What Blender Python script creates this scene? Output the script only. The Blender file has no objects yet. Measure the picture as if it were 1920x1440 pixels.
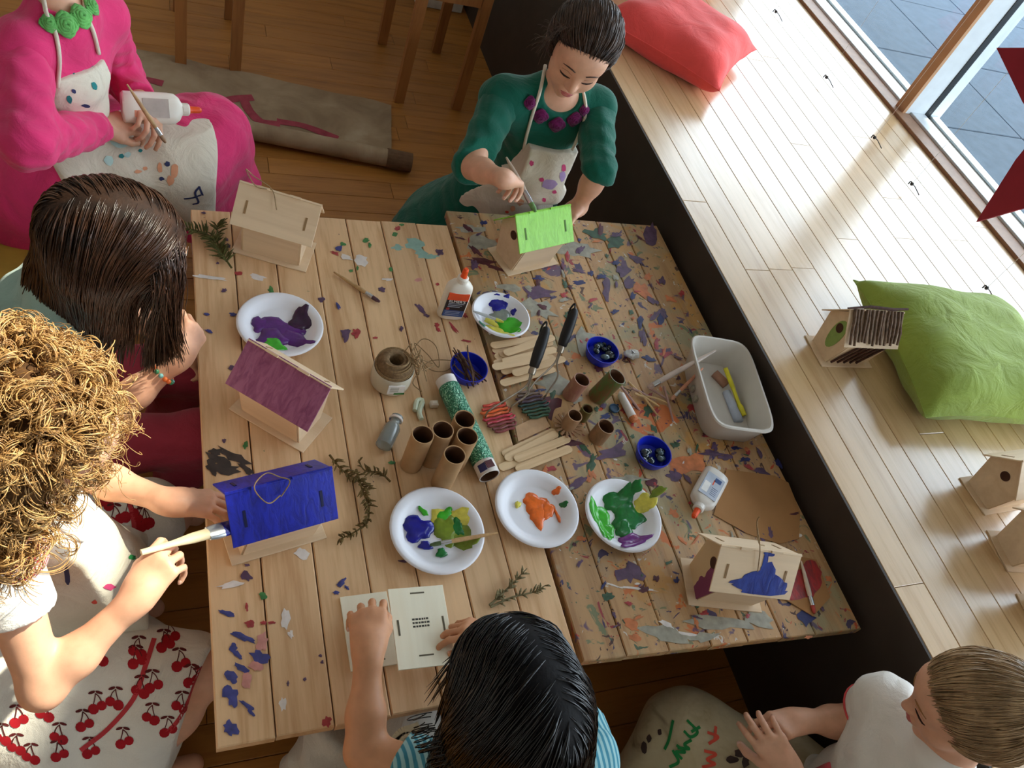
import bpy, bmesh, math, random
import numpy as np
from mathutils import Vector, Matrix, Euler
from mathutils.bvhtree import BVHTree

random.seed(7); RNG = np.random.default_rng(7)
SC = bpy.context.scene
COL = SC.collection
V = lambda *a: np.array(a, float)

# ------------------------------------------------------------------ camera
FPX = 1505.264
RC = np.array([[0.91808592, -0.25163289, 0.30626643],
               [-0.01788821, -0.79817079, -0.60216559],
               [0.39597759, 0.5473612, -0.73729063]])       # world -> camera (right, down, forward)
CAM = V(0, 0, 1.8)
cd = bpy.data.cameras.new('camera'); cam = bpy.data.objects.new('camera', cd); COL.objects.link(cam)
cd.sensor_width = 36; cd.lens = FPX / 1920 * 36; cd.clip_start = .01
cam.matrix_world = Matrix(((RC[0, 0], -RC[1, 0], -RC[2, 0], CAM[0]), (RC[0, 1], -RC[1, 1], -RC[2, 1], CAM[1]),
                           (RC[0, 2], -RC[1, 2], -RC[2, 2], CAM[2]), (0, 0, 0, 1)))
SC.camera = cam
# ------------------------------------------------------------------ light
SC.view_settings.view_transform = 'Standard'; SC.view_settings.look = 'None'
SC.view_settings.gamma = 1; SC.view_settings.use_curve_mapping = False
SC.view_settings.exposure = 0.12
w = bpy.data.worlds.new('sky'); SC.world = w; w.use_nodes = True
bg = w.node_tree.nodes['Background']; bg.inputs[0].default_value = (.80, .90, 1.0, 1); bg.inputs[1].default_value = 6.6
sd = bpy.data.lights.new('sun', 'SUN'); sun = bpy.data.objects.new('sun', sd); COL.objects.link(sun)
SUN_EL, SUN_AZ = math.radians(50), math.radians(15)
SDIR = V(math.cos(SUN_EL) * math.cos(SUN_AZ), math.cos(SUN_EL) * math.sin(SUN_AZ), math.sin(SUN_EL))
sun.rotation_euler = Vector(SDIR).to_track_quat('Z', 'Y').to_euler()
sd.energy = 10.5; sd.color = (1.0, .90, .72); sd.angle = math.radians(1.2)
for nm, y0, y1, z0, z1, x in (('daylight_portal', -2.3, 3.6, .62, 3.1, 2.8), ('daylight_portal', .1, 2.02, 3.84, 4.9, 2.8)):
    ld = bpy.data.lights.new(nm, 'AREA'); lo = bpy.data.objects.new(nm, ld); COL.objects.link(lo)
    ld.shape = 'RECTANGLE'; ld.size = y1 - y0; ld.size_y = z1 - z0; ld.cycles.is_portal = True
    lo.matrix_world = Matrix(((0, 0, 1, x), (1, 0, 0, (y0 + y1) / 2), (0, 1, 0, (z0 + z1) / 2), (0, 0, 0, 1)))

# ------------------------------------------------------------------ helpers: picture ray to a point at a real height / depth
def ray(px, py): return RC.T @ V(px - 960, py - 720, FPX)
def at(px, py, z): d = ray(px, py); return d * ((z - 1.8) / d[2]) + CAM
def aty(px, py, y): d = ray(px, py); return d * (y / d[1]) + CAM
def atx(px, py, x): d = ray(px, py); return d * (x / d[0]) + CAM
def reach(S, px, py, L, near=True):
    """the point on the sight line at limb length L from joint S"""
    d = ray(px, py); d = d / np.linalg.norm(d); o = CAM - S
    b = o @ d; q = b * b - (o @ o - L * L)
    t = -b if q < 0 else (-b - math.sqrt(q) if near else -b + math.sqrt(q))
    return CAM + d * t
def unit(v): v = np.asarray(v, float); return v / (np.linalg.norm(v) + 1e-12)

# ------------------------------------------------------------------ helpers: objects
def link(o, parent=None):
    COL.objects.link(o)
    if parent is not None: o.parent = parent
    return o
def tag(o, label=None, cat=None, group=None, kind=None):
    if label: o['label'] = label
    if cat: o['category'] = cat
    if group: o['group'] = group
    if kind: o['kind'] = kind
    return o
def empty(name, loc, rz=0, label=None, cat=None, group=None):
    o = bpy.data.objects.new(name, None); o.empty_display_size = .05
    link(o); o.location = Vector(loc); o.rotation_euler = (0, 0, rz)
    return tag(o, label, cat, group)
def mesh(name, verts, faces, mat, parent=None, smooth=False, off=None):
    me = bpy.data.meshes.new(name)
    v = np.asarray(verts, float)
    if off is not None: v = v - np.asarray(off)
    if isinstance(faces, np.ndarray):
        nf, k = faces.shape
        me.vertices.add(len(v)); me.vertices.foreach_set('co', v.astype(np.float32).ravel())
        me.loops.add(nf * k); me.loops.foreach_set('vertex_index', faces.astype(np.int32).ravel())
        me.polygons.add(nf); me.polygons.foreach_set('loop_start', np.arange(0, nf * k, k, dtype=np.int32))
        me.update(calc_edges=True); me.validate()
    else:
        me.from_pydata([tuple(p) for p in v], [], faces); me.update()
    if mat is not None: me.materials.append(mat)
    if smooth: me.polygons.foreach_set('use_smooth', np.ones(len(me.polygons), bool))
    o = bpy.data.objects.new(name, me)
    return link(o, parent)
def struct(o): o['kind'] = 'structure'; return o
def copy_tree(o, parent=None):
    c = o.copy(); COL.objects.link(c); c.parent = parent
    for ch in list(o.children): copy_tree(ch, c)
    return c

class MB:
    """collects shapes for one mesh"""
    def __init__(s): s.v = []; s.f = []
    def add(s, v, f):
        n = len(s.v); s.v += [tuple(map(float, p)) for p in v]; s.f += [tuple(i + n for i in q) for q in f]; return s
    def box(s, lo, hi, ch=0.0, M=None):
        (x0, y0, z0), (x1, y1, z1) = lo, hi
        if ch <= 0:
            v = [(x, y, z) for z in (z0, z1) for x, y in ((x0, y0), (x1, y0), (x1, y1), (x0, y1))]
            f = [(3, 2, 1, 0), (4, 5, 6, 7), (0, 1, 5, 4), (1, 2, 6, 5), (2, 3, 7, 6), (3, 0, 4, 7)]
        else:
            v = []
            for z, c in ((z0, ch), (z0 + ch, 0), (z1 - ch, 0), (z1, ch)):
                v += [(x0 + c, y0 + c, z), (x1 - c, y0 + c, z), (x1 - c, y1 - c, z), (x0 + c, y1 - c, z)]
            f = [(3, 2, 1, 0), (12, 13, 14, 15)]
            for k in range(3):
                for i in range(4): j = (i + 1) % 4; f.append((k * 4 + i, k * 4 + j, k * 4 + 4 + j, k * 4 + 4 + i))
        if M is not None: v = [tuple(M @ Vector(p)) for p in v]
        return s.add(v, f)
    def lathe(s, prof, n=24, c=(0, 0, 0), M=None, cap=(True, True), sx=1, sy=1):
        v = []; f = []
        for r, z in prof:
            for i in range(n):
                a = 2 * math.pi * i / n; v.append((r * math.cos(a) * sx + c[0], r * math.sin(a) * sy + c[1], z + c[2]))
        m = len(prof)
        for k in range(m - 1):
            for i in range(n): j = (i + 1) % n; f.append((k * n + i, k * n + j, (k + 1) * n + j, (k + 1) * n + i))
        if cap[0]: f.append(tuple(range(n))[::-1])
        if cap[1]: f.append(tuple((m - 1) * n + i for i in range(n)))
        if M is not None: v = [tuple(M @ Vector(p)) for p in v]
        return s.add(v, f)
    def tube(s, path, r, n=6, cap=True):
        P = np.asarray(path, float); m = len(P)
        r = np.broadcast_to(np.asarray(r, float), (m,))
        T = np.gradient(P, axis=0); T /= np.linalg.norm(T, axis=1)[:, None] + 1e-12
        ref = V(0, 0, 1) if abs(T[0] @ V(0, 0, 1)) < .9 else V(1, 0, 0)
        v = []; f = []; u = unit(np.cross(ref, T[0]))
        for k in range(m):
            u = unit(u - (u @ T[k]) * T[k]); w_ = np.cross(T[k], u)
            for i in range(n):
                a = 2 * math.pi * i / n; v.append(P[k] + r[k] * (math.cos(a) * u + math.sin(a) * w_))
        for k in range(m - 1):
            for i in range(n): j = (i + 1) % n; f.append((k * n + i, k * n + j, (k + 1) * n + j, (k + 1) * n + i))
        if cap: f.append(tuple(range(n))[::-1]); f.append(tuple((m - 1) * n + i for i in range(n)))
        return s.add(v, f)
    def prism(s, out, z0, z1, M=None):
        n = len(out); v = [(x, y, z0) for x, y in out] + [(x, y, z1) for x, y in out]
        f = [tuple(range(n))[::-1], tuple(range(n, 2 * n))] + [(i, (i + 1) % n, n + (i + 1) % n, n + i) for i in range(n)]
        if M is not None: v = [tuple(M @ Vector(p)) for p in v]
        return s.add(v, f)
    def ball(s, c, r, n=10, m=7, M=None):
        r = np.broadcast_to(np.asarray(r, float), (3,)); v = []; f = []
        for k in range(m + 1):
            t = math.pi * k / m
            for i in range(n):
                a = 2 * math.pi * i / n
                v.append((c[0] + r[0] * math.sin(t) * math.cos(a), c[1] + r[1] * math.sin(t) * math.sin(a), c[2] - r[2] * math.cos(t)))
        for k in range(m):
            for i in range(n): j = (i + 1) % n; f.append((k * n + i, k * n + j, (k + 1) * n + j, (k + 1) * n + i))
        if M is not None: v = [tuple(M @ Vector(p)) for p in v]
        return s.add(v, f)
    def build(s, name, mat, parent=None, smooth=False, off=None):
        return mesh(name, s.v, s.f, mat, parent, smooth, off)
def smooth_by_angle(o, deg=35):
    me = o.data; me.polygons.foreach_set('use_smooth', np.ones(len(me.polygons), bool))
    try: me.set_sharp_from_angle(angle=math.radians(deg))
    except Exception: pass
    return o
def spline(pts, n=24):
    P = np.asarray(pts, float); m = len(P)
    E = np.vstack([2 * P[0] - P[1], P, 2 * P[-1] - P[-2]]); out = []
    for t in np.linspace(0, m - 1, n):
        i = min(int(t), m - 2); u = t - i; a, b, c, d = E[i:i + 4]
        out.append(.5 * ((2 * b) + (c - a) * u + (2 * a - 5 * b + 4 * c - d) * u ** 2 + (3 * b - a - 3 * c + d) * u ** 3))
    return np.array(out)

# ------------------------------------------------------------------ materials
def new_mat(name):
    m = bpy.data.materials.new(name); m.use_nodes = True
    nt = m.node_tree; return m, nt, nt.nodes['Principled BSDF']
def lin(c):
    """sRGB 0-255 triple -> linear"""
    c = np.array(c, float) / 255; return tuple(np.where(c <= .04045, c / 12.92, ((c + .055) / 1.055) ** 2.4)) + (1.0,)
def nd(nt, t, **kw):
    n = nt.nodes.new(t)
    for k, v in kw.items():
        if k.startswith('_'): setattr(n, k[1:], v)
        else: n.inputs[k.replace('__', ' ')].default_value = v
    return n
def mix(nt, fac, a, b, mode='MIX'):
    n = nt.nodes.new('ShaderNodeMix'); n.data_type = 'RGBA'; n.blend_type = mode
    for k, v in ((0, fac), (6, a), (7, b)):
        if hasattr(v, 'is_linked'): nt.links.new(v, n.inputs[k])
        else: n.inputs[k].default_value = v
    return n.outputs[2]
def ramp(nt, src, stops, interp='LINEAR'):
    n = nt.nodes.new('ShaderNodeValToRGB'); n.color_ramp.interpolation = interp
    e = n.color_ramp.elements
    while len(e) < len(stops): e.new(.5)
    for q, (p, c) in zip(e, stops): q.position = p; q.color = c if len(c) == 4 else (*c, 1)
    nt.links.new(src, n.inputs[0]); return n.outputs[0]
def math_(nt, op, a, b=0.0):
    n = nt.nodes.new('ShaderNodeMath'); n.operation = op
    for k, v in ((0, a), (1, b)):
        if hasattr(v, 'is_linked'): nt.links.new(v, n.inputs[k])
        else: n.inputs[k].default_value = v
    return n.outputs[0]
def coords(nt, scale=(1, 1, 1), rand=0.0, loc=(0, 0, 0)):
    tc = nt.nodes.new('ShaderNodeTexCoord'); mp = nt.nodes.new('ShaderNodeMapping'); mp.inputs[3].default_value = scale; mp.inputs[1].default_value = loc
    src = tc.outputs['Object']
    if rand:
        oi = nt.nodes.new('ShaderNodeObjectInfo'); va = nt.nodes.new('ShaderNodeVectorMath'); va.operation = 'ADD'
        sc_ = nt.nodes.new('ShaderNodeVectorMath'); sc_.operation = 'SCALE'; cx = nt.nodes.new('ShaderNodeCombineXYZ')
        nt.links.new(oi.outputs['Random'], cx.inputs[0]); nt.links.new(oi.outputs['Random'], cx.inputs[1]); nt.links.new(cx.outputs[0], sc_.inputs[0]); sc_.inputs[3].default_value = rand
        nt.links.new(src, va.inputs[0]); nt.links.new(sc_.outputs[0], va.inputs[1]); src = va.outputs[0]
    nt.links.new(src, mp.inputs[0]); return mp.outputs[0]
def noise(nt, vec, scale, detail=3, rough=.5, dist=0.0):
    n = nd(nt, 'ShaderNodeTexNoise', Scale=scale, Detail=detail, Roughness=rough, Distortion=dist); nt.links.new(vec, n.inputs['Vector']); return n.outputs[0]
def bump(nt, bsdf, h, strength=.3, dist=.002):
    b = nd(nt, 'ShaderNodeBump', Strength=strength, Distance=dist); nt.links.new(h, b.inputs['Height']); nt.links.new(b.outputs[0], bsdf.inputs['Normal'])
MATS = {}
def plain(name, rgb, rough=.5, spec=.4, var=.12, scale=40, bmp=0.0, metal=0.0, coat=0.0, trans=0.0, alpha=1.0, sss=0.0, emit=0):
    if name in MATS: return MATS[name]
    m, nt, b = new_mat(name); c = lin(rgb)
    co = coords(nt); n = noise(nt, co, scale, 3)
    dark = tuple(x * (1 - var) for x in c[:3]) + (1,); lt = tuple(min(1, x * (1 + var)) for x in c[:3]) + (1,)
    nt.links.new(ramp(nt, n, [(.3, dark), (.7, lt)]), b.inputs['Base Color'])
    b.inputs['Roughness'].default_value = rough; b.inputs['Specular IOR Level'].default_value = spec; b.inputs['Metallic'].default_value = metal
    b.inputs['Coat Weight'].default_value = coat; b.inputs['Transmission Weight'].default_value = trans; b.inputs['Alpha'].default_value = alpha
    if sss: b.inputs['Subsurface Weight'].default_value = sss; b.inputs['Subsurface Radius'].default_value = (.02, .008, .004); b.inputs['Subsurface Scale'].default_value = .3
    if bmp: bump(nt, b, n, bmp, .002)
    MATS[name] = m; return m
def cloth(name, rgb, var=.15, rough=.85, fold=.4, weave=900, sheen=.2):
    if name in MATS: return MATS[name]
    m, nt, b = new_mat(name); c = lin(rgb); co = coords(nt)
    n = noise(nt, co, 14, 4, .55, .8); wv = noise(nt, co, weave, 1)
    dark = tuple(x * (1 - var) for x in c[:3]) + (1,); lt = tuple(min(1, x * (1 + var)) for x in c[:3]) + (1,)
    nt.links.new(ramp(nt, n, [(.3, dark), (.7, lt)]), b.inputs['Base Color'])
    b.inputs['Roughness'].default_value = rough; b.inputs['Specular IOR Level'].default_value = .2; b.inputs['Sheen Weight'].default_value = sheen
    h = math_(nt, 'ADD', math_(nt, 'MULTIPLY', n, 1.0), math_(nt, 'MULTIPLY', wv, .06)); bump(nt, b, h, fold, .02)
    MATS[name] = m; return m
def wood(name, a, bcol, axis=1, scale=1.0, rough=.5, spec=.4, splat=None, coat=0.0, tone=.18):
    """long-grained timber; splat = list of (noise scale, threshold, colour, offset) layers of dried paint"""
    if name in MATS: return MATS[name]
    m, nt, b = new_mat(name)
    sc = [16, 16, 16]; sc[axis] = 1.1; co = coords(nt, [s * scale for s in sc], rand=31.7)
    n1 = noise(nt, co, 2.2, 5, .6, .6); n2 = noise(nt, co, 11, 3, .6)
    col = ramp(nt, math_(nt, 'ADD', math_(nt, 'MULTIPLY', n1, .75), math_(nt, 'MULTIPLY', n2, .25)), [(.32, lin(bcol)), (.52, lin(a)), (.75, tuple(min(1, x * 1.12) for x in lin(a)[:3]))])
    oi = nt.nodes.new('ShaderNodeObjectInfo'); tn = ramp(nt, oi.outputs['Random'], [(0, (1 - tone,) * 3), (1, (1 + tone * .3,) * 3)])
    col = mix(nt, 1.0, col, tn, 'MULTIPLY')
    if splat:
        geo = nt.nodes.new('ShaderNodeNewGeometry')
        for s, th, c, o in splat:
            mp = nt.nodes.new('ShaderNodeMapping'); nt.links.new(geo.outputs['Position'], mp.inputs[0]); mp.inputs[1].default_value = (o, o * .7, 0)
            f = noise(nt, mp.outputs[0], s, 3.5, .62, 1.0)
            soft = c[3] if len(c) > 3 else .012; op = c[4] if len(c) > 4 else .9
            fac = ramp(nt, f, [(th, (0, 0, 0)), (min(1, th + soft), (op,) * 3)])
            col = mix(nt, fac, col, lin(c[:3]))
    nt.links.new(col, b.inputs['Base Color'])
    b.inputs['Roughness'].default_value = rough; b.inputs['Specular IOR Level'].default_value = spec; b.inputs['Coat Weight'].default_value = coat; b.inputs['Coat Roughness'].default_value = .2
    bump(nt, b, n2, .12, .001)
    MATS[name] = m; return m
# ------------------------------------------------------------------ smooth-blended volumes -> one continuous skin
def cone(a, ra, b, rb, k=.02): return ('c', np.asarray(a, float), float(ra), np.asarray(b, float), float(rb), k)
def ell(c, r, k=.02, Rm=None): return ('e', np.asarray(c, float), np.broadcast_to(np.asarray(r, float), (3,)).astype(float), Rm, k)
def prim_d(p, X, inf=0.0):
    if p[0] == 'c':
        _, a, ra, b, rb, _k = p; ba = b - a; L = ba @ ba + 1e-12
        px, py, pz = X[0] - a[0], X[1] - a[1], X[2] - a[2]
        t = np.clip((px * ba[0] + py * ba[1] + pz * ba[2]) / L, 0, 1)
        return np.sqrt((px - t * ba[0]) ** 2 + (py - t * ba[1]) ** 2 + (pz - t * ba[2]) ** 2) - (ra + t * (rb - ra)) - inf
    _, c, r, Rm, _k = p; q = [X[0] - c[0], X[1] - c[1], X[2] - c[2]]
    if Rm is not None: q = [Rm[0, i] * q[0] + Rm[1, i] * q[1] + Rm[2, i] * q[2] for i in range(3)]
    r = r + inf
    k0 = np.sqrt((q[0] / r[0]) ** 2 + (q[1] / r[1]) ** 2 + (q[2] / r[2]) ** 2)
    k1 = np.sqrt((q[0] / r[0] ** 2) ** 2 + (q[1] / r[1] ** 2) ** 2 + (q[2] / r[2] ** 2) ** 2)
    return k0 * (k0 - 1) / (k1 + 1e-9)
def prim_box(p, m):
    if p[0] == 'c': return np.minimum(p[1] - p[2], p[3] - p[4]) - m, np.maximum(p[1] + p[2], p[3] + p[4]) + m
    return p[1] - p[2].max() - m, p[1] + p[2].max() + m
class Field:
    def __init__(s, prims, h=.004, inf=0.0, pad=.03, clip=None, subs=(), wob=None):
        B = [prim_box(p, inf + pad) for p in prims]
        s.lo = np.min([b[0] for b in B], 0); hi = np.max([b[1] for b in B], 0); s.h = h
        s.n = np.ceil((hi - s.lo) / h).astype(int) + 1
        s.d = np.full(s.n, .1, np.float32)
        for p in prims: s.add(p, inf)
        for p in subs: s.add(p, 0, sub=True)
        X = s.axes()
        if wob is not None: s.d += wob(*X).astype(np.float32)
        if clip is not None:
            for fn in (clip if isinstance(clip, (list, tuple)) else [clip]): s.d = np.maximum(s.d, fn(*X).astype(np.float32))
        s.d[[0, -1]] = .05; s.d[:, [0, -1]] = .05; s.d[:, :, [0, -1]] = .05
    def axes(s):
        g = [(s.lo[i] + np.arange(s.n[i]) * s.h).astype(np.float32) for i in range(3)]
        return g[0][:, None, None], g[1][None, :, None], g[2][None, None, :]
    def add(s, p, inf, sub=False):
        k = p[-1]; lo, hi = prim_box(p, inf + max(k, .03) + 2 * s.h)
        i0 = np.clip(np.floor((lo - s.lo) / s.h).astype(int), 0, s.n); i1 = np.clip(np.ceil((hi - s.lo) / s.h).astype(int) + 1, 0, s.n)
        if (i1 <= i0).any(): return
        sl = tuple(slice(a, b) for a, b in zip(i0, i1)); X = s.axes()
        X = (X[0][sl[0]], X[1][:, sl[1]], X[2][:, :, sl[2]])
        v = prim_d(p, X, inf).astype(np.float32); d = s.d[sl]
        if sub: s.d[sl] = np.maximum(d, -v); return
        hh = np.maximum(k - np.abs(d - v), 0) / max(k, 1e-6)
        s.d[sl] = np.minimum(d, v) - hh * hh * k * .25
    def sample(s, p):
        """distance and outward normal at world points"""
        q = (np.asarray(p) - s.lo) / s.h
        def tri(q):
            q = np.clip(q, 0, s.n - 1.001); i = q.astype(int); t = q - i; o = 0
            for a in (0, 1):
                for b in (0, 1):
                    for c in (0, 1):
                        w_ = (t[:, 0] if a else 1 - t[:, 0]) * (t[:, 1] if b else 1 - t[:, 1]) * (t[:, 2] if c else 1 - t[:, 2])
                        o = o + w_ * s.d[i[:, 0] + a, i[:, 1] + b, i[:, 2] + c]
            return o
        g = np.stack([tri(q + e) - tri(q - e) for e in np.eye(3)], 1); n = np.linalg.norm(g, axis=1, keepdims=True)
        return tri(q), g / (n + 1e-9)
    def mesh(s):
        d = s.d; g = d < 0
        cs = np.zeros(np.array(d.shape) - 1, np.uint8)
        for i in (0, 1):
            for j in (0, 1):
                for k in (0, 1): cs += g[i:d.shape[0] - 1 + i, j:d.shape[1] - 1 + j, k:d.shape[2] - 1 + k]
        I = np.argwhere((cs > 0) & (cs < 8)); idx = np.full(cs.shape, -1, np.int32); idx[tuple(I.T)] = np.arange(len(I))
        cv = {(i, j, k): d[I[:, 0] + i, I[:, 1] + j, I[:, 2] + k] for i in (0, 1) for j in (0, 1) for k in (0, 1)}
        acc = np.zeros((len(I), 3)); cnt = np.zeros(len(I))
        for ax in range(3):
            for a in (0, 1):
                for b in (0, 1):
                    c0 = [a, b]; c0.insert(ax, 0); c1 = [a, b]; c1.insert(ax, 1)
                    d0, d1 = cv[tuple(c0)], cv[tuple(c1)]; m = (d0 < 0) != (d1 < 0)
                    t = np.where(m, d0 / (d0 - d1 + 1e-12), 0); p = np.tile(np.array(c0, float), (len(I), 1)); p[:, ax] = t
                    acc += p * m[:, None]; cnt += m
        P = s.lo + (I + acc / cnt[:, None]) * s.h
        Q = []
        for ax in range(3):
            s0 = [slice(1, -1)] * 3; s0[ax] = slice(0, -1); s1 = [slice(1, -1)] * 3; s1[ax] = slice(1, None)
            m = g[tuple(s0)] != g[tuple(s1)]; E = np.argwhere(m); flip = g[tuple(s0)][tuple(E.T)]
            E = E + 1; E[:, ax] -= 1
            o = [i for i in range(3) if i != ax]
            def cell(a, b): q = E.copy(); q[:, o[0]] -= a; q[:, o[1]] -= b; return idx[tuple(q.T)]
            q = np.stack([cell(1, 1), cell(0, 1), cell(0, 0), cell(1, 0)], 1)
            if ax == 1: flip = ~flip
            q[~flip] = q[~flip][:, ::-1]; Q.append(q)
        return P, np.vstack(Q)
def relax(P, Q, it=3, lam=.5):
    for _ in range(it):
        a = np.zeros_like(P); n = np.zeros(len(P))
        for i in range(4):
            np.add.at(a, Q[:, i], P[Q[:, (i + 1) % 4]] + P[Q[:, (i + 3) % 4]]); np.add.at(n, Q[:, i], 2)
        P = P + lam * (a / n[:, None] - P)
    return P
def blob(name, prims, mat, parent=None, off=None, h=.004, inf=0.0, clip=None, subs=(), it=2, wob=None):
    F = Field(prims, h, inf, clip=clip, subs=subs, wob=wob); P, Q = F.mesh(); P = relax(P, Q, it)
    return mesh(name, P, Q, mat, parent, True, off)

# hair: many thin strands as one mesh
def strands(name, P, R, mat, parent, off, sides=3):
    N, M, _ = P.shape
    T = np.gradient(P, axis=1); T /= np.linalg.norm(T, axis=2, keepdims=True) + 1e-9
    ref = RNG.normal(size=(N, 1, 3)); U = np.cross(np.broadcast_to(ref, T.shape), T); U /= np.linalg.norm(U, axis=2, keepdims=True) + 1e-9
    W = np.cross(T, U); R = np.broadcast_to(R, (N, M))
    ang = 2 * np.pi * np.arange(sides) / sides
    Vt = P[:, :, None, :] + R[:, :, None, None] * (np.cos(ang)[None, None, :, None] * U[:, :, None, :] + np.sin(ang)[None, None, :, None] * W[:, :, None, :])
    b = (np.arange(N)[:, None, None] * M + np.arange(M - 1)[None, :, None]) * sides
    i = np.arange(sides)[None, None, :]; j = (i + 1) % sides
    Q = np.stack([b + i, b + j, b + sides + j, b + sides + i], -1).reshape(-1, 4)
    return mesh(name, Vt.reshape(-1, 3), Q, mat, parent, True, off)
def bez(a, b, c, d, n):
    t = np.linspace(0, 1, n)[None, :, None]
    return ((1 - t) ** 3 * a[:, None] + 3 * (1 - t) ** 2 * t * b[:, None] + 3 * (1 - t) * t * t * c[:, None] + t ** 3 * d[:, None])

def text_mesh(name, s, size, mat, M, parent=None, depth=.0002):
    cu = bpy.data.curves.new(name, 'FONT'); cu.body = s; cu.size = size; cu.align_x = 'CENTER'; cu.align_y = 'CENTER'; cu.extrude = depth; cu.resolution_u = 3
    o = bpy.data.objects.new(name, cu); COL.objects.link(o)
    me = bpy.data.meshes.new_from_object(o.evaluated_get(bpy.context.evaluated_depsgraph_get()))
    bpy.data.objects.remove(o); me.transform(M); me.materials.clear(); me.materials.append(mat); me.name = name
    return link(bpy.data.objects.new(name, me), parent)
BVH = {}
def bvh_of(o):
    if o.name not in BVH:
        me = o.data; v = np.empty(len(me.vertices) * 3, np.float32); me.vertices.foreach_get('co', v); q = np.empty(len(me.loops), np.int32); me.loops.foreach_get('vertex_index', q)
        st = np.empty(len(me.polygons), np.int32); me.polygons.foreach_get('loop_start', st); BVH[o.name] = BVHTree.FromPolygons(v.reshape(-1, 3).tolist(), [x.tolist() for x in np.split(q, st[1:])])
    return BVH[o.name]
def decal(name, polys, target, mat, parent, off, direction, lift=.0015):
    """flat print pressed onto a surface: polys are lists of world points, dropped along `direction` onto the target mesh"""
    me = target.data; base = np.array(target.parent.location if target.parent else (0, 0, 0)) + np.array(target.location)
    bv = bvh_of(target); d = Vector(unit(direction)); mb = MB()
    for poly in polys:
        pts = [np.asarray(p, float) for p in poly]; c = np.mean(pts, 0); ring = []
        rings = [pts, [c + .55 * (p - c) for p in pts], [c]]
        ok = True; vs = []
        for rg in rings:
            for p in rg:
                hit = bv.ray_cast(Vector(p - base) - d * .6, d)
                if hit[0] is None: ok = False; break
                vs.append(np.array(hit[0]) - np.array(d) * lift + base)
            if not ok: break
        if not ok: continue
        n = len(pts); f = []
        for i in range(n):
            j = (i + 1) % n; f += [(i, j, n + j, n + i), (n + i, n + j, 2 * n)]
        mb.add(vs, f)
    if not mb.v: return None
    return mb.build(name, mat, parent, True, off)
def stroke(pts, wdt, up=V(0, 0, 1)):
    """a painted stroke as a row of little quads"""
    P = spline(pts, max(6, len(pts) * 5)); out = []
    for a, b in zip(P[:-1], P[1:]):
        t = unit(b - a); s_ = unit(np.cross(up, t)) * wdt / 2; e = t * wdt * .3
        out.append([a - s_ - e, a + s_ - e, b + s_ + e, b - s_ + e])
    return out

def walk(F, p, dirfn, M, step, off, stiff=.5, free_at=-.3, grav=.15):
    """comb strands over a volume: each step follows dirfn projected on the surface; past the lower rim they hang free"""
    p = p.copy(); last = None; out = []; free = np.zeros(len(p), bool)
    for m in range(M):
        d, g = F.sample(p)
        near = ~free & (np.abs(d) < .02); p = np.where(near[:, None], p - (d - off * min(1, m / 3 + .3))[:, None] * g, p); out.append(p.copy())
        v = dirfn(p); v = v / (np.linalg.norm(v, axis=1, keepdims=True) + 1e-9)
        vt = v - (v * g).sum(1, keepdims=True) * g; vt = vt / (np.linalg.norm(vt, axis=1, keepdims=True) + 1e-9)
        if last is not None: vt = stiff * last + (1 - stiff) * vt; vt /= np.linalg.norm(vt, axis=1, keepdims=True) + 1e-9
        free |= (g[:, 2] < free_at) & (m > 1)
        if last is not None: vt = np.where(free[:, None], last + V(0, 0, -grav), vt); vt /= np.linalg.norm(vt, axis=1, keepdims=True) + 1e-9
        last = vt; p = p + vt * (step[:, None] if hasattr(step, '__len__') else step)
    return np.stack(out, 1)
def surf_hit(o, px, py, lift=0.0):
    """where the sight line through a picture point meets object o (world point, normal)"""
    base = np.array(o.matrix_world.translation) if o.parent is None else np.array(o.parent.location if o.parent.parent is None else o.parent.parent.location)
    bv = bvh_of(o); d = unit(ray(px, py)); h = bv.ray_cast(Vector(CAM - base), Vector(d))
    if h[0] is None: return None, None
    n = np.array(h[1]); n = n if n @ d < 0 else -n
    return np.array(h[0]) + base + n * lift, n
# ================================================================== the setting
PINE = wood('floor_maple', (216, 180, 134), (196, 154, 106), axis=1, rough=.30, spec=.5, coat=.75, tone=.12)
FLOORX = wood('floor_maple_across', (176, 116, 52), (148, 92, 38), axis=0, rough=.42, spec=.4, tone=.16)
BLK = plain('dark_brown_paint', (62, 52, 45), .55, .3, .15, 8)
WALLM = plain('wall_paint', (214, 206, 192), .8, .2, .04, 6)
CEIL = plain('ceiling_paint', (225, 222, 214), .85, .2, .03, 6)
TB, PZ = .5, .6                      # table top, platform top
EX = 1.335                           # platform edge
def boards(parent, mat, x0, x1, y0, y1, z, wdt, length, along, th=.012, gap=.0012):
    """one object per plank, three shared meshes"""
    if along == 'y': rows = int(round((x1 - x0) / wdt)); wd = (x1 - x0) / rows
    else: rows = int(round((y1 - y0) / wdt)); wd = (y1 - y0) / rows
    L0, L1 = (y0, y1) if along == 'y' else (x0, x1)
    for r in range(rows):
        p = L0 - random.uniform(0, length * .8)
        while p < L1 - .01:
            ln = length * random.uniform(.75, 1.25); a, b = max(p, L0), min(p + ln, L1); p += ln
            if b - a < .03: continue
            if L1 - b < .12: b = L1; p = L1
            h = (b - a) / 2 - gap / 2; hw = wd / 2 - gap / 2
            mb = MB()
            if along == 'y': mb.box((-hw, -h, -th), (hw, h, 0), .0011); loc = (x0 + (r + .5) * wd, (a + b) / 2, z)
            else: mb.box((-h, -hw, -th), (h, hw, 0), .0011); loc = ((a + b) / 2, y0 + (r + .5) * wd, z)
            o = mb.build('floor_board', mat, parent); o.location = loc
SUB = plain('subfloor', (70, 48, 28), .8, .2)
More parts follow.
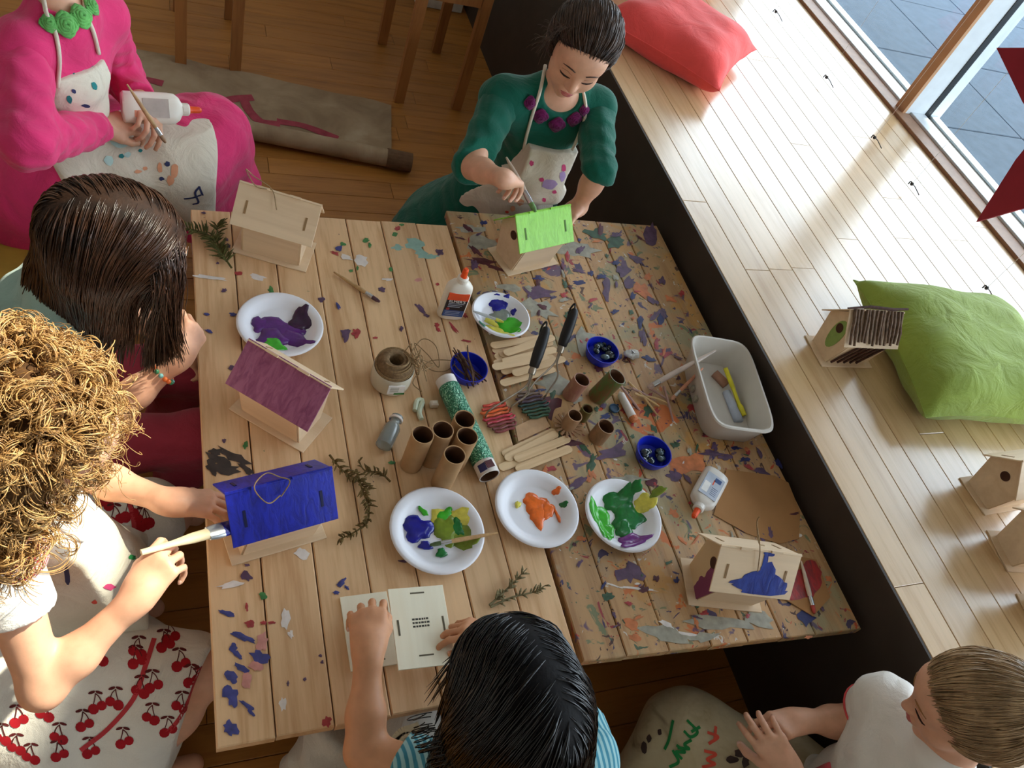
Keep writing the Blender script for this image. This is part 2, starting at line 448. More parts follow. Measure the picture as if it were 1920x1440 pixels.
fl = struct(MB().box((-3.2, -2.5, -.1), (EX, 3.65, -.012)).build('floor', SUB))
boards(fl, FLOORX, -1.0, EX - .002, -.25, 3.64, 0, .083, 1.15, 'x')
mbx = MB().box((-3.19, -2.49, -.0119), (-1.002, 3.64, 0)); mbx.box((-1.002, -2.49, -.0119), (EX - .002, -.252, 0)); mbx.build('floor_far_boards', FLOORX, fl)
pf = struct(MB().box((EX, -2.5, -.1), (2.8, 3.65, PZ - .0125)).build('platform', SUB))
mb = MB().box((EX - .006, -2.5, 0), (EX + .0, 3.64, PZ - .0005)); mb.build('riser', BLK, pf)
boards(pf, PINE, EX + .001, 2.585, -.6, 3.64, PZ, .0835, 1.3, 'y')
MB().box((EX + .001, -2.5, PZ - .012), (2.585, -.602, PZ)).build('far_boards', PINE, pf)
MB().box((2.586, -2.5, PZ - .012), (2.66, 3.64, PZ + .012), .002).build('edge_strip', plain('edge_strip', (150, 112, 84), .5), pf)
struct(MB().box((-3.3, -2.6, 5.0), (2.95, 3.75, 5.1)).build('ceiling', CEIL))
struct(MB().box((-3.3, 3.65, 0), (2.8, 3.75, 5.0)).build('wall_back', WALLM))
struct(MB().box((-3.3, -2.6, 0), (2.8, -2.5, 5.0)).build('wall_front', WALLM))
struct(MB().box((-3.3, -2.5, 0), (-3.2, 3.65, 5.0)).build('wall_left', WALLM))
bb = struct(MB().box((-3.2, 3.625, 0), (EX - .01, 3.649, .11), .004).build('baseboard_back', plain('white_trim', (228, 224, 214), .5)))
# window wall: lintel band between the shop window and a high opening added to aim the sun, both filled with framed panes
mb = MB().box((2.66, -2.5, 3.1), (2.86, 3.65, 3.84)); mb.box((2.66, -2.5, 4.9), (2.86, 3.65, 5.0))
mb.box((2.66, -2.5, 3.84), (2.86, .1, 4.9)); mb.box((2.66, 2.02, 3.84), (2.86, 3.65, 4.9)); mb.box((2.66, -2.5, -.1), (2.86, 3.65, PZ - .013))
struct(mb.build('wall_right', WALLM))
ALU = plain('window_aluminium', (206, 212, 216), .38, .5, .05, 20)
GASK = plain('black_gasket', (24, 28, 32), .6, .3)
TIM = plain('window_timber', (186, 142, 104), .5, .3, .1, 12)
gm, gnt, gb = new_mat('window_glass'); gb.inputs['Base Color'].default_value = (.95, .98, 1, 1); gb.inputs['Roughness'].default_value = 0
nt = gnt; tr = nt.nodes.new('ShaderNodeBsdfTransparent'); gl = nt.nodes.new('ShaderNodeBsdfGlossy'); gl.inputs['Roughness'].default_value = .0
tr.inputs[0].default_value = (.93, .96, .97, 1); fr = nt.nodes.new('ShaderNodeLayerWeight'); fr.inputs[0].default_value = .15; ms = nt.nodes.new('ShaderNodeMixShader')
nt.links.new(math_(nt, 'MULTIPLY', fr.outputs['Facing'], .25), ms.inputs[0]); nt.links.new(tr.outputs[0], ms.inputs[1]); nt.links.new(gl.outputs[0], ms.inputs[2])
nt.links.new(ms.outputs[0], nt.nodes['Material Output'].inputs[0])
MULL = (-1.53, .32, 2.17, 3.6)
ny = 0
for a, b in zip((-2.5,) + MULL[:-1], MULL):
    ny += 1
    wn = empty('window_%d' % ny, (2.745, (a + b) / 2, PZ)); wn['kind'] = 'structure'; L = (b - a) / 2
    MB().box((-.085, -L + .025, -.001), (-.012, L - .025, .020), .002).build('sill_rail', ALU, wn)
    MB().box((-.012, -L + .025, -.001), (.018, L - .025, .012)).build('gasket', GASK, wn)
    MB().box((.018, -L + .025, -.001), (.060, L - .025, .020), .002).build('outer_rail', ALU, wn)
    MB().box((.000, -L + .03, .011), (.006, L - .03, 2.48)).build('pane', gm, wn)
    MB().box((-.085, -L + .025, 2.46), (.05, L - .025, 2.5)).build('head_rail', ALU, wn)
    MB().box((-.125, L - .025, 0), (-.110, L + .025, 2.5), .001).build('mullion_face', TIM, wn)
    MB().box((-.110, L - .025, 0), (-.012, L + .025, 2.5)).build('mullion', ALU, wn)
    MB().box((-.012, L - .028, 0), (.018, L + .028, 2.5)).build('mullion_gasket', GASK, wn)
    MB().box((.018, L - .025, 0), (.075, L + .025, 2.5)).build('mullion_cap', ALU, wn)
wn = empty('window_5', (2.72, 1.06, 3.84)); wn['kind'] = 'structure'  # out of view, added to send a sun beam onto the children
MB().box((-.003, -.95, 0), (.003, .95, 1.06)).build('pane', gm, wn)
for y in (-.96, .92): MB().box((-.03, y, 0), (.03, y + .04, 1.06), .002).build('frame_bar', ALU, wn)
# street outside: unseen overhang added to block direct sun, and paving slabs
struct(MB().box((2.86, -3.5, 3.2), (4.82, 4.8, 3.32)).build('added_sun_canopy', plain('added_canopy_grey', (120, 124, 130), .7)))
SLAB = plain('paving_slab', (66, 78, 92), .85, .03, .10, 18, .2)  # slab colour darkened to stand in for shade on the paving
pv = struct(MB().box((2.87, -3.5, .2), (7.5, 6.5, .478)).build('pavement', plain('paving_joint', (22, 25, 30), .9)))
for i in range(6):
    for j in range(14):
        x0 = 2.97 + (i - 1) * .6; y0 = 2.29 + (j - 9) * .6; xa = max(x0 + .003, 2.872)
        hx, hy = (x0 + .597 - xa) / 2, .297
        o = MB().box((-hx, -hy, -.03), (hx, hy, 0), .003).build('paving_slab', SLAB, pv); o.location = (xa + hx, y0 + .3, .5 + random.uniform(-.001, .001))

# ================================================================== craft tables
PINEL = wood('table_pine', (224, 184, 140), (198, 150, 104), axis=1, rough=.55, tone=.14, splat=[
    (5, .70, (150, 160, 120, .05, .35), 3.1), (30, .735, (90, 50, 60), 9.4), (26, .735, (60, 110, 70), 17.2)])
PINER = wood('table_pine_painted', (196, 154, 108), (164, 118, 76), axis=1, rough=.55, tone=.16, splat=[
    (4, .50, (138, 148, 118, .10, .55), 2.7), (6, .585, (170, 148, 120, .06, .5), 8.9), (9, .60, (196, 140, 60, .05, .5), 14.3), (13, .635, (206, 108, 50, .02, .85), 5.5),
    (15, .62, (78, 60, 104, .03, .8), 23.1), (19, .64, (98, 118, 88, .03, .8), 31.9), (24, .655, (150, 44, 58), 40.2), (22, .65, (46, 44, 92), 51.7), (30, .66, (64, 34, 34), 63.2), (34, .675, (208, 200, 190), 71.8), (40, .665, (58, 92, 72), 83.3), (28, .675, (196, 70, 40), 91.4)])
WLEG = wood('table_leg_pine', (190, 148, 100), (160, 116, 70), axis=2, rough=.6)
def craft_table(xs, y0, y1, mat, label, near=None):
    t = empty('craft_table', ((xs[0] + xs[-1]) / 2, (y0 + y1) / 2, 0), 0, label, 'table', 'pine craft tables pushed together')
    ox, oy = t.location.x, t.location.y
    for a, b in zip(xs[:-1], xs[1:]):
        dz = random.uniform(-.0006, .0006); e = random.uniform(-.0013, .0013)
        n0 = y0 + (near((a + b) / 2) if near else 0) + e
        mb = MB().box((a + .001 - ox, n0 - oy, TB - .024), (b - .001 - ox, y1 - oy + e, TB + dz), .002)
        if near: mb.v = [(x, y + (near(x + ox) - near((a + b) / 2) if y < 0 else 0), z) for x, y, z in mb.v]
        mb.build('board', mat, t)
    for y in (y0 + .22, y1 - .22): MB().box((xs[0] + .03 - ox, y - .03 - oy, TB - .06), (xs[-1] - .03 - ox, y + .03 - oy, TB - .0245)).build('batten', WLEG, t)
    for x in (xs[0] + .07, xs[-1] - .07):
        for y in (y0 + .22, y1 - .22): MB().box((x - .025 - ox, y - .025 - oy, 0), (x + .025 - ox, y + .025 - oy, TB - .0605), .003).build('leg', WLEG, t)
    return t
TL = craft_table((.057, .141, .228, .316, .402, .487, .576, .659), .322, 1.468, PINEL, 'cleaner pine plank craft table on the side away from the platform')
TR = craft_table((.667, .755, .845, .938, 1.022, 1.105, 1.186, 1.306), .338, 1.524, PINER, 'paint-stained pine plank craft table beside the dark platform', lambda x: (.986 - x) * .05)
def paint(name, marks, mat, table, soft=.35):
    """dried paint: each mark (px, py, length px, width px, angle) is an irregular thin film on the table top"""
    mb = MB(); o = np.array(table.location)
    for k, (px, py, a, b, ang) in enumerate(marks):
        n = 14; c, s_ = math.cos(math.radians(ang)), math.sin(math.radians(ang)); vs = []
        for i in range(n):
            t = 2 * math.pi * i / n; r = 1 + random.uniform(-soft, soft)
            x, y = a / 2 * math.cos(t) * r, b / 2 * math.sin(t) * r
            p = at(px + x * c - y * s_, py + x * s_ + y * c, TB); vs.append((p[0] - o[0], p[1] - o[1], TB + .0009 + .00003 * k))
        cc = np.mean(vs, 0); vs.append((cc[0], cc[1], TB + .0014 + .00003 * k))
        mb.add(vs, [(i, (i + 1) % n, n) for i in range(n)][::-1])
    ob = mb.build(name, mat, table); ob['kind'] = 'stuff'; return ob
P_BLUE = plain('dried_blue', (64, 66, 128), .5, .4, .3, 60); P_PUR = plain('dried_purple', (92, 66, 92), .5, .4, .3, 60); P_RED = plain('dried_red', (166, 58, 60), .45, .4, .25, 60)
P_WHT = plain('dried_white', (224, 214, 208), .5, .4, .1, 60); P_GRN = plain('dried_green', (66, 122, 66), .5, .4, .25, 60); P_CHA = plain('dried_charcoal', (66, 56, 52), .6, .3, .25, 60)
P_ORG = plain('dried_orange', (200, 118, 70), .5, .4, .2, 60); P_TEAL = plain('dried_teal', (142, 176, 164), .5, .4, .12, 60); P_PNK = plain('dried_pink', (204, 140, 130), .5, .4, .12, 60); P_MAR = plain('dried_maroon', (84, 36, 44), .5, .4, .3, 60)
P_DGR = plain('dried_dark_green', (60, 86, 62), .5, .4, .3, 60); P_NAVY = plain('dried_navy', (44, 46, 96), .5, .4, .3, 60); P_GRY = plain('dried_grey', (158, 152, 136), .5, .4, .2, 60)
paint('blue_paint_marks', [(425, 1150, 40, 10, 20), (455, 1195, 46, 11, 22), (437, 1215, 16, 16, 0), (445, 1228, 30, 10, 40), (452, 1252, 36, 14, 30), (487, 1232, 34, 22, 20), (434, 1270, 26, 18, 40), (431, 1300, 30, 26, 50), (436, 1315, 26, 18, 60), (462, 1322, 30, 10, 30), (470, 1335, 20, 8, 50), (432, 1365, 30, 22, 40), (430, 1372, 18, 14, 20), (640, 1093, 22, 9, -50), (630, 1112, 14, 6, 10), (650, 1102, 10, 6, 40), (635, 466, 14, 10, 0), (633, 573, 16, 6, 60), (392, 622, 16, 6, 20), (437, 590, 16, 6, 0), (387, 590, 10, 5, 0)], P_BLUE, TL)
paint('purple_paint_marks', [(462, 1080, 26, 16, 30), (437, 691, 14, 12, 0), (603, 562, 12, 11, 0), (716, 543, 13, 9, 20), (648, 627, 17, 26, 0), (788, 578, 22, 9, 40), (800, 592, 14, 6, 20), (824, 473, 14, 13, 40), (752, 617, 7, 9, 0), (420, 827, 8, 7, 0), (463, 1060, 10, 6, 0), (600, 1230, 6, 6, 0), (571, 1274, 6, 8, 0), (604, 1242, 6, 6, 0), (540, 1282, 5, 9, 0), (755, 1053, 18, 6, 10), (408, 494, 6, 5, 0), (420, 545, 9, 8, 0), (382, 400, 8, 5, 0), (428, 462, 8, 8, 0), (425, 450, 6, 6, 0)], P_PUR, TL)
paint('red_paint_marks', [(668, 625, 17, 17, 0), (447, 513, 17, 7, 5), (745, 429, 12, 9, 0), (613, 1354, 16, 18, 0), (628, 475, 16, 6, 20), (704, 634, 9, 5, 0), (819, 610, 9, 8, 60), (822, 619, 10, 7, 30), (820, 533, 8, 6, 0), (468, 1170, 18, 14, 30), (495, 1168, 12, 7, 0), (510, 1168, 18, 5, 0), (463, 1138, 6, 16, 0)], P_RED, TL)
paint('white_paint_marks', [(483, 520, 30, 10, 15), (395, 521, 58, 7, 8), (678, 488, 24, 20, 20), (648, 483, 26, 9, 20), (727, 524, 18, 5, 0), (565, 1038, 26, 24, 0), (535, 1160, 18, 34, 0), (545, 1190, 10, 16, 0), (530, 1320, 14, 24, 0), (432, 1097, 46, 12, -8)], P_WHT, TL)
paint('green_paint_marks', [(686, 451, 13, 8, 0), (643, 458, 12, 7, 0), (508, 546, 10, 16, -20), (733, 506, 8, 9, 0), (740, 440, 10, 7, 0), (753, 422, 9, 5, 0), (658, 508, 7, 5, 0), (735, 868, 13, 6, 0), (460, 835, 10, 16, 30), (493, 1118, 14, 14, 0), (693, 460, 6, 9, 0), (670, 504, 5, 9, 0)], P_GRN, TL)
paint('teal_paint_marks', [(745, 464, 22, 10, 0), (778, 460, 34, 22, 20), (805, 481, 34, 9, 0), (790, 476, 22, 16, 20)], P_TEAL, TL)
paint('pink_paint_marks', [(492, 1205, 20, 36, 10), (462, 1275, 18, 34, 0), (785, 525, 16, 6, 0), (480, 1250, 24, 20, 0)], P_PNK, TL)
paint('charcoal_paint_marks', [(410, 862, 50, 16, 30), (398, 875, 36, 16, 60), (420, 880, 60, 20, 0), (440, 858, 70, 18, 28), (404, 848, 26, 12, 0), (462, 880, 40, 12, 40)], P_CHA, TL)
RX = lambda n, f: [(*f(), random.uniform(5, 22), random.uniform(3, 11), random.uniform(0, 180)) for _ in range(n)]
def rtab():
    u, v_ = random.random(), random.random() ** .8; y = 1.50 - v_ * 1.14; x = .68 + u * .61
    q = RC @ (V(x, y, TB) - CAM); return 960 + FPX * q[0] / q[2], 720 + FPX * q[1] / q[2]
random.seed(21)
paint('purple_paint_marks', [(1193, 487, 34, 12, 25), (1168, 505, 24, 24, 30), (1138, 540, 18, 42, 0), (1180, 530, 26, 18, -20), (1220, 440, 22, 36, 0), (1240, 527, 12, 14, 0), (1085, 508, 24, 8, 10), (1010, 548, 54, 24, 10), (1205, 630, 14, 34, 0), (1250, 657, 14, 8, 0), (1180, 1075, 46, 36, 10), (1335, 850, 46, 12, 5), (1340, 838, 12, 16, 0), (1265, 895, 34, 16, 20), (1360, 857, 22, 10, 0), (1430, 886, 28, 12, 20), (1145, 850, 60, 26, -20), (1085, 905, 34, 18, -30), (1225, 565, 22, 10, 30)] + RX(34, rtab), P_PUR, TR, .45)
paint('orange_paint_marks', [(1288, 868, 70, 40, -10), (1205, 545, 40, 20, 40), (1255, 560, 22, 10, 20), (1186, 1172, 30, 18, 30), (1190, 1195, 20, 12, 20), (1262, 962, 24, 14, 20), (1345, 745, 14, 14, 0), (1320, 765, 26, 12, 10), (1215, 520, 16, 12, 0), (1515, 1195, 14, 6, 0), (1090, 1010, 16, 10, 0), (1110, 890, 24, 10, 40)] + RX(26, rtab), P_ORG, TR, .45)
paint('navy_paint_marks', [(1085, 530, 22, 8, 0), (1240, 595, 16, 22, 30), (1513, 1160, 30, 28, 20), (1200, 605, 12, 22, 0), (1215, 672, 24, 12, 20), (905, 418, 14, 8, 0), (1010, 522, 22, 10, 10), (1395, 862, 20, 10, 0), (1460, 870, 22, 9, 50)] + RX(26, rtab), P_NAVY, TR, .45)
paint('green_paint_marks', [(1108, 868, 14, 34, 20), (1095, 840, 26, 10, 40), (1140, 1118, 20, 14, 0), (1300, 1110, 20, 60, -15), (1215, 770, 18, 24, 10), (1120, 440, 44, 20, 10), (1155, 455, 40, 24, 0), (1075, 405, 20, 10, 0)] + RX(20, rtab), P_DGR, TR, .45)
paint('grey_paint_marks', [(900, 455, 60, 26, 5), (880, 430, 50, 14, 0), (1010, 580, 60, 30, 20), (960, 540, 50, 18, 10), (1080, 470, 70, 30, 0), (1250, 1190, 90, 34, 12), (1320, 1195, 60, 18, -6), (1340, 1165, 120, 26, 6), (1095, 640, 40, 50, 0), (1040, 720, 60, 44, 0), (1180, 900, 60, 22, 0), (1420, 1160, 60, 30, 20)] + RX(14, rtab), P_GRY, TR, .4)
paint('maroon_paint_marks', [(900, 490, 50, 10, 8), (935, 505, 44, 8, 14), (890, 470, 34, 10, 40), (1220, 905, 24, 16, 20), (1035, 760, 26, 44, 10), (1070, 830, 40, 16, 10), (1205, 1105, 16, 16, 0), (1230, 1085, 10, 12, 0)] + RX(40, rtab), P_MAR, TR, .45)
paint('red_paint_marks', [(1057, 555, 14, 9, 20), (1248, 663, 22, 16, 0), (1230, 645, 10, 18, 0), (1030, 755, 22, 12, 10), (1170, 770, 12, 10, 0), (1320, 1150, 14, 10, 0), (1300, 765, 22, 14, 0), (870, 590, 18, 8, 40), (850, 615, 24, 6, 50), (915, 620, 18, 8, 20), (875, 640, 22, 4, 10), (1030, 880, 20, 12, 0)] + RX(26, rtab), P_RED, TR, .45)
paint('white_paint_marks', [(1195, 1104, 70, 4, 6), (1250, 1172, 40, 10, 30), (1290, 1190, 60, 8, 10), (1150, 1098, 30, 4, 20)] + RX(12, rtab), P_WHT, TR, .4)
random.seed(5)
# ================================================================== birdhouses
BIRCH = wood('birch_ply', (228, 200, 166), (216, 184, 148), axis=0, scale=.5, rough=.6, tone=.05)
SLOTM = plain('ply_slot_tan', (150, 116, 78), .7); HOLEM = plain('hole_inside', (70, 38, 24), .8)  # slot tabs a darker tan than the ply around them
TWINE = plain('twine', (150, 122, 88), .85, .2, .25, 300)
def brushed(name, rgb, rgb2, rough=.3):
    m, nt, b = new_mat(name); co = coords(nt, (3, 1, 1)); n = noise(nt, co, 26, 5, .6, 1.2)
    nt.links.new(ramp(nt, n, [(.35, lin(rgb2)), (.6, lin(rgb))]), b.inputs['Base Color']); b.inputs['Roughness'].default_value = rough; bump(nt, b, n, .35, .002); return m
def birdhouse(loc, rz, label, roofs=(None, None), loop=None, group='plywood birdhouses', hole=True, front=None):
    """ridge along local x; roofs = paint on the -y and +y roof panel; front = paint on the -x gable"""
    t = empty('birdhouse', loc, rz, label, 'birdhouse', group)
    MB().box((-.0815, -.05, 0), (.0815, .05, .003), .0006).build('base_plate', BIRCH, t)
    out = [(-.036, .003), (.036, .003), (.054, .092), (0, .149), (-.054, .092)]
    for s in (-1, 1):
        mb = MB(); x0, x1 = s * .062 - .0015, s * .062 + .0015; n = 5
        mb.add([(x0, y, z) for y, z in out] + [(x1, y, z) for y, z in out], [(0, 1, 2, 3, 4)[::-1], (5, 6, 7, 8, 9)] + [(i, (i + 1) % n, n + (i + 1) % n, n + i) for i in range(n)])
        g = mb.build('gable_panel', front if (front and s < 0) else BIRCH, t)
        if hole and s < 0:
            Mh = Matrix.Translation((x0 - .0006, 0, .088)) @ Matrix.Rotation(math.pi / 2, 4, 'Y')
            MB().lathe([(.0115, -.0008), (.0115, .0008)], 18, M=Mh).build('entrance_hole', HOLEM, g)
    for s in (-1, 1):                                              # side walls lean outwards
        p0, p1 = (s * .035, .003), (s * .0525, .094); mb = MB()
        mb.add([(x, y + d * s, z) for x in (-.060, .060) for (y, z) in (p0, p1) for d in (0, .003)], [(0, 1, 3, 2), (4, 6, 7, 5), (0, 4, 5, 1), (2, 3, 7, 6), (0, 2, 6, 4), (1, 5, 7, 3)])
        mb.build('side_wall', BIRCH, t)
    for s, rm in zip((-1, 1), roofs):
        rx = math.atan2(.078, .069)                                # slope of the roof
        M = Matrix.Translation((0, s * -.001, .158)) @ Matrix.Rotation(-s * rx if s > 0 else rx, 4, 'X')
        w_ = .093; y0, y1 = (0, w_) if s > 0 else (-w_, 0)
        pn = MB().box((-.086, y0, -.003), (.086, y1, 0), .0006, M).build('roof_panel', rm or BIRCH, t)
        for x in (-.062, .062):
            yc = s * .050
            MB().box((x - .0022, yc - .014, -.002), (x + .0022, yc + .014, .0009), 0, M).build('slot_tab', SLOTM if not rm else PSLOT.get(rm.name, rm), pn)
        if s > 0:
            for x in (-.035, .03): MB().box((x - .012, -.004, -.003), (x + .012, .0, .0015), 0, M).build('ridge_tab', rm or BIRCH, pn)
    if loop is not None: MB().tube(spline(loop, 30), .0011, 5).build('hanging_loop', TWINE, t)
    return t
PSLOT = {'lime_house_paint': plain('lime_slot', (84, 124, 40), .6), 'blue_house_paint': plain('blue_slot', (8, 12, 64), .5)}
def house_pose(near_a, near_b, z=TB):
    """the near long edge of the base plate, left and right end, as picture points"""
    a, b = at(*near_a, z), at(*near_b, z); d = unit(b - a); n = V(-d[1], d[0], 0)
    c = (a + b) / 2 + n * .05; return (c[0], c[1], z + .0008), math.atan2(d[1], d[0])
PURP = brushed('purple_house_paint', (158, 92, 128), (128, 62, 104)); BLUEP = brushed('blue_house_paint', (20, 36, 176), (10, 20, 130), .42)
LIME = brushed('lime_house_paint', (158, 226, 74), (138, 206, 58), .3)
birdhouse(*house_pose((434, 473), (572, 512)), 'unpainted plywood birdhouse at the back corner of the table beside the green twig sprig', loop=[(-.02, 0, .158), (-.05, -.012, .165), (-.075, .0, .19), (-.06, .01, .17), (-.02, 0, .159), (.0, -.03, .135)])
birdhouse(*house_pose((428, 768), (568, 851)), 'birdhouse with a dusty purple painted roof beside the purple plate', (PURP, None))
loc, rz = house_pose((435, 1062), (612, 1010))
H3 = birdhouse(loc, rz, 'birdhouse with a glossy deep blue roof being brushed by the curly-haired child', (BLUEP, BLUEP), loop=[(-.005, -.02, .144), (-.03, -.035, .158), (-.045, -.01, .172), (-.02, .012, .168), (.0, .004, .16), (.014, -.006, .156), (-.004, -.022, .143)])
a4, b4 = at(948, 520, TB), at(1050, 495, TB); d4 = unit(b4 - a4); n4 = V(-d4[1], d4[0], 0); c4 = (a4 + b4) / 2 + n4 * .05
H4 = birdhouse((c4[0], c4[1], TB + .0008), math.atan2(d4[1], d4[0]), 'birdhouse with a lime green roof in front of the child in the green top', (LIME, LIME))
FRP, fnt, fb = new_mat('gable_with_plum_paint')
co = coords(fnt); sx = fnt.nodes.new('ShaderNodeSeparateXYZ'); fnt.links.new(co, sx.inputs[0])
nn = noise(fnt, co, 30, 2); msk = math_(fnt, 'GREATER_THAN', math_(fnt, 'ADD', math_(fnt, 'MULTIPLY', nn, .06), math_(fnt, 'MULTIPLY', sx.outputs[1], -1)), .038)
fnt.links.new(mix(fnt, msk, lin((214, 182, 140)), lin((126, 54, 92))), fb.inputs['Base Color']); fb.inputs['Roughness'].default_value = .55
H5 = birdhouse(*house_pose((1287, 1135), (1430, 1150)), 'pale birdhouse with one blue brushed patch on its roof beside the brown paper', front=FRP, loop=[(.0, -.03, .128), (-.01, .0, .165), (-.03, .03, .2), (-.032, .034, .215), (-.03, .03, .2), (-.01, .01, .165), (.02, .02, .14)])
# the blue patch brushed on the pale house: a film lying on the roof panel
mb = MB(); rx = math.atan2(.078, .069); M5 = Matrix.Translation((0, .001, .158)) @ Matrix.Rotation(rx, 4, 'X')
def film(out, z=.0012): mb.prism(out, .0002, z, M5)
random.seed(3)
for cx, cy, a, b_, an in ((.018, -.078, .058, .016, 4), (.005, -.062, .04, .014, 18), (.022, -.052, .016, .024, 0), (.038, -.07, .03, .017, -14), (-.014, -.072, .034, .008, 10), (.03, -.09, .05, .008, 3), (.012, -.024, .005, .02, 0), (.016, -.008, .012, .005, 0)):
    ca, sa = math.cos(math.radians(an)), math.sin(math.radians(an)); o_ = []
    for i in range(14):
        t = 2 * math.pi * i / 14; r = 1 + random.uniform(-.14, .14); x, y = a * math.cos(t) * r, b_ * math.sin(t) * r; o_.append((cx + x * ca - y * sa, min(-.001, max(-.092, cy * .9 + x * sa + y * ca))))
    film(o_, .0010 + .0001 * random.random())
mb.build('blue_brushed_patch', brushed('blue_patch', (44, 70, 160), (22, 40, 120)), H5)
# birdhouses on the platform: front gable turned towards the table
def plat_house(gl, gr, label, extra=0, group='plywood birdhouses', **kw):
    a, b = at(*gl, PZ), at(*gr, PZ); d = unit(a - b); n = V(d[1], -d[0], 0)        # gable edge, ridge runs away towards the window
    c = (a + b) / 2 + n * .0815; return birdhouse((c[0], c[1], PZ + .0004), math.atan2(n[1], n[0]), label, group=group, **kw)
PALEG = plain('sage_paint', (136, 160, 84), .6)
H7 = plat_house((1507, 628), (1541, 690), 'birdhouse with a twig-covered roof and sage green front beside the green pillow')
MB().prism([(.020 * math.cos(t) , (.036 if math.sin(t) > 0 else .05) * math.sin(t)) for t in np.linspace(0, 2 * math.pi, 22)[:-1]], -.0006, .0006, Matrix.Translation((-.0641, -.004, .078)) @ Matrix(((0, 0, 1, 0), (1, 0, 0, 0), (0, 1, 0, 0), (0, 0, 0, 1)))).build('green_front_patch', PALEG, H7)
MB().lathe([(.0115, -.0006), (.0115, .0006)], 18, M=Matrix.Translation((-.0650, 0, .09)) @ Matrix.Rotation(math.pi / 2, 4, 'Y')).build('entrance_hole', HOLEM, H7)
BARK = plain('twig_bark', (104, 82, 66), .85, .2, .35, 120, .4); BARK2 = plain('twig_bark_dark', (70, 44, 36), .8, .2, .35, 120, .4)
random.seed(11)
for k in range(14):
    x = -.075 + k * .0115; L = random.uniform(.078, .096); rx = math.atan2(.078, .069); j = [random.uniform(-.003, .003) for _ in range(4)]
    pts = [(x + j[0], -.004, .162), (x + j[1], -.004 - L * .33 * math.cos(rx), .162 - L * .33 * math.sin(rx)), (x + j[2], -.004 - L * .66 * math.cos(rx), .163 - L * .66 * math.sin(rx)), (x + j[3], -.004 - L * math.cos(rx), .163 - L * math.sin(rx))]
    MB().tube(pts, [.0042, .004, .0038, .003], 6).build('roof_twig', BARK, H7)
MB().tube([(-.1, -.004, .163), (-.03, .002, .166), (.04, -.002, .166), (.09, .002, .166)], [.002, .004, .004, .003], 6).build('ridge_twig', BARK2, H7)
for k in range(5):
    x = -.045 + k * .02; MB().tube([(x + .012, -.058, .088), (x - .004, -.049, .04), (x - .012, -.044, .012)], .0032, 6).build('side_twig', BARK2, H7)
plat_house((1797, 896), (1846, 968), 'unpainted birdhouse on the platform nearest the green pillow', group='unpainted birdhouses on the platform')
plat_house((1846, 990), (1891, 1078), 'middle of three unpainted birdhouses along the platform right border', group='unpainted birdhouses on the platform')
plat_house((1903, 1112), (1948, 1202), 'lowest and mostly cut-off unpainted birdhouse on the platform', group='unpainted birdhouses on the platform')

# ================================================================== foam plates with wet paint
FOAM = plain('foam_plate_white', (236, 234, 240), .35, .4, .03, 20)
WET = {k: plain('wet_' + k, c, .18, .5, .18, 90, .35) for k, c in dict(purple=(88, 32, 116), plum=(58, 26, 60), green=(62, 176, 38), blue=(26, 28, 140), dkgreen=(22, 112, 46), orange=(236, 110, 40), grey=(126, 132, 122), yellow=(226, 214, 90), olive=(120, 140, 40), violet=(112, 42, 122), teal=(60, 132, 110)).items()}
def plate(px, py, r, label, dabs):
    c = at(px, py, TB + .008); t = empty('paint_plate', (c[0], c[1], TB + .0022), 0, label, 'plate', 'white foam plates of paint')
    prof = [(r * .60, 0), (r * .66, .001), (r * .80, .012), (r * .96, .018), (r, .0172), (r * .985, .0195), (r * .95, .0205), (r * .79, .0145), (r * .68, .0035), (r * .60, .0024), (0.001, .0024)]
    o = MB().lathe(prof, 48, cap=(True, False)).build('dish', FOAM, t); smooth_by_angle(o, 50)
    for k, (col, x, y, a, b_, an) in enumerate(dabs):
        # offsets in picture pixels from the plate centre
        q = at(px + x, py + y, TB + .006) - at(px, py, TB + .006); n = 22; vs = []; sd_ = random.uniform(0, 9)
        ca, sa = math.cos(math.radians(an)), math.sin(math.radians(an)); zb = .0026 + k * .0004
        def edge(s_):
            out = []
            for i in range(n):
                tt = 2 * math.pi * i / n; rr = s_ * (1 + .16 * math.sin(3 * tt + sd_) + .10 * math.sin(5 * tt + 2 * sd_) + .06 * math.sin(8 * tt + sd_))
                X, Y = a / 2 * math.cos(tt) * rr, b_ / 2 * math.sin(tt) * rr
                w_ = at(px + x + X * ca - Y * sa, py + y + X * sa + Y * ca, TB + .006) - at(px, py, TB + .006); out.append(w_[:2])
            return out
        e1, e2, e3 = edge(1), edge(.86), edge(.45); cc = np.mean(e1, 0)
        hgt = min(.004, .0016 + .00003 * min(a, b_))
        def zf(p): rr = math.hypot(*p) / r; return zb + max(0, rr - .66) * r * .85
        vs = [(*p, zf(p) - .002) for p in e1] + [(*p, zf(p) + hgt * .8) for p in e2] + [(*p, zf(p) + hgt) for p in e3] + [(*cc, zf(cc) + hgt)]
        f = [(i, (i + 1) % n, n + (i + 1) % n, n + i) for i in range(n)] + [(n + i, n + (i + 1) % n, 2 * n + (i + 1) % n, 2 * n + i) for i in range(n)] + [(2 * n + i, 2 * n + (i + 1) % n, 3 * n) for i in range(n)]
        f = [q_[::-1] for q_ in f]
        mesh('paint_dab', vs, f, WET[col], t, True)
    return t
random.seed(2)
PL1 = plate(525, 614, .0865, 'white foam plate of purple paint beside the purple-roofed birdhouse', [('purple', 0, 2, 96, 44, 12), ('purple', -38, -8, 34, 30, 0), ('purple', 26, 20, 70, 30, 20), ('purple', -14, 18, 60, 36, 10), ('plum', 38, -14, 40, 42, 30), ('green', -12, 32, 46, 26, 10)])
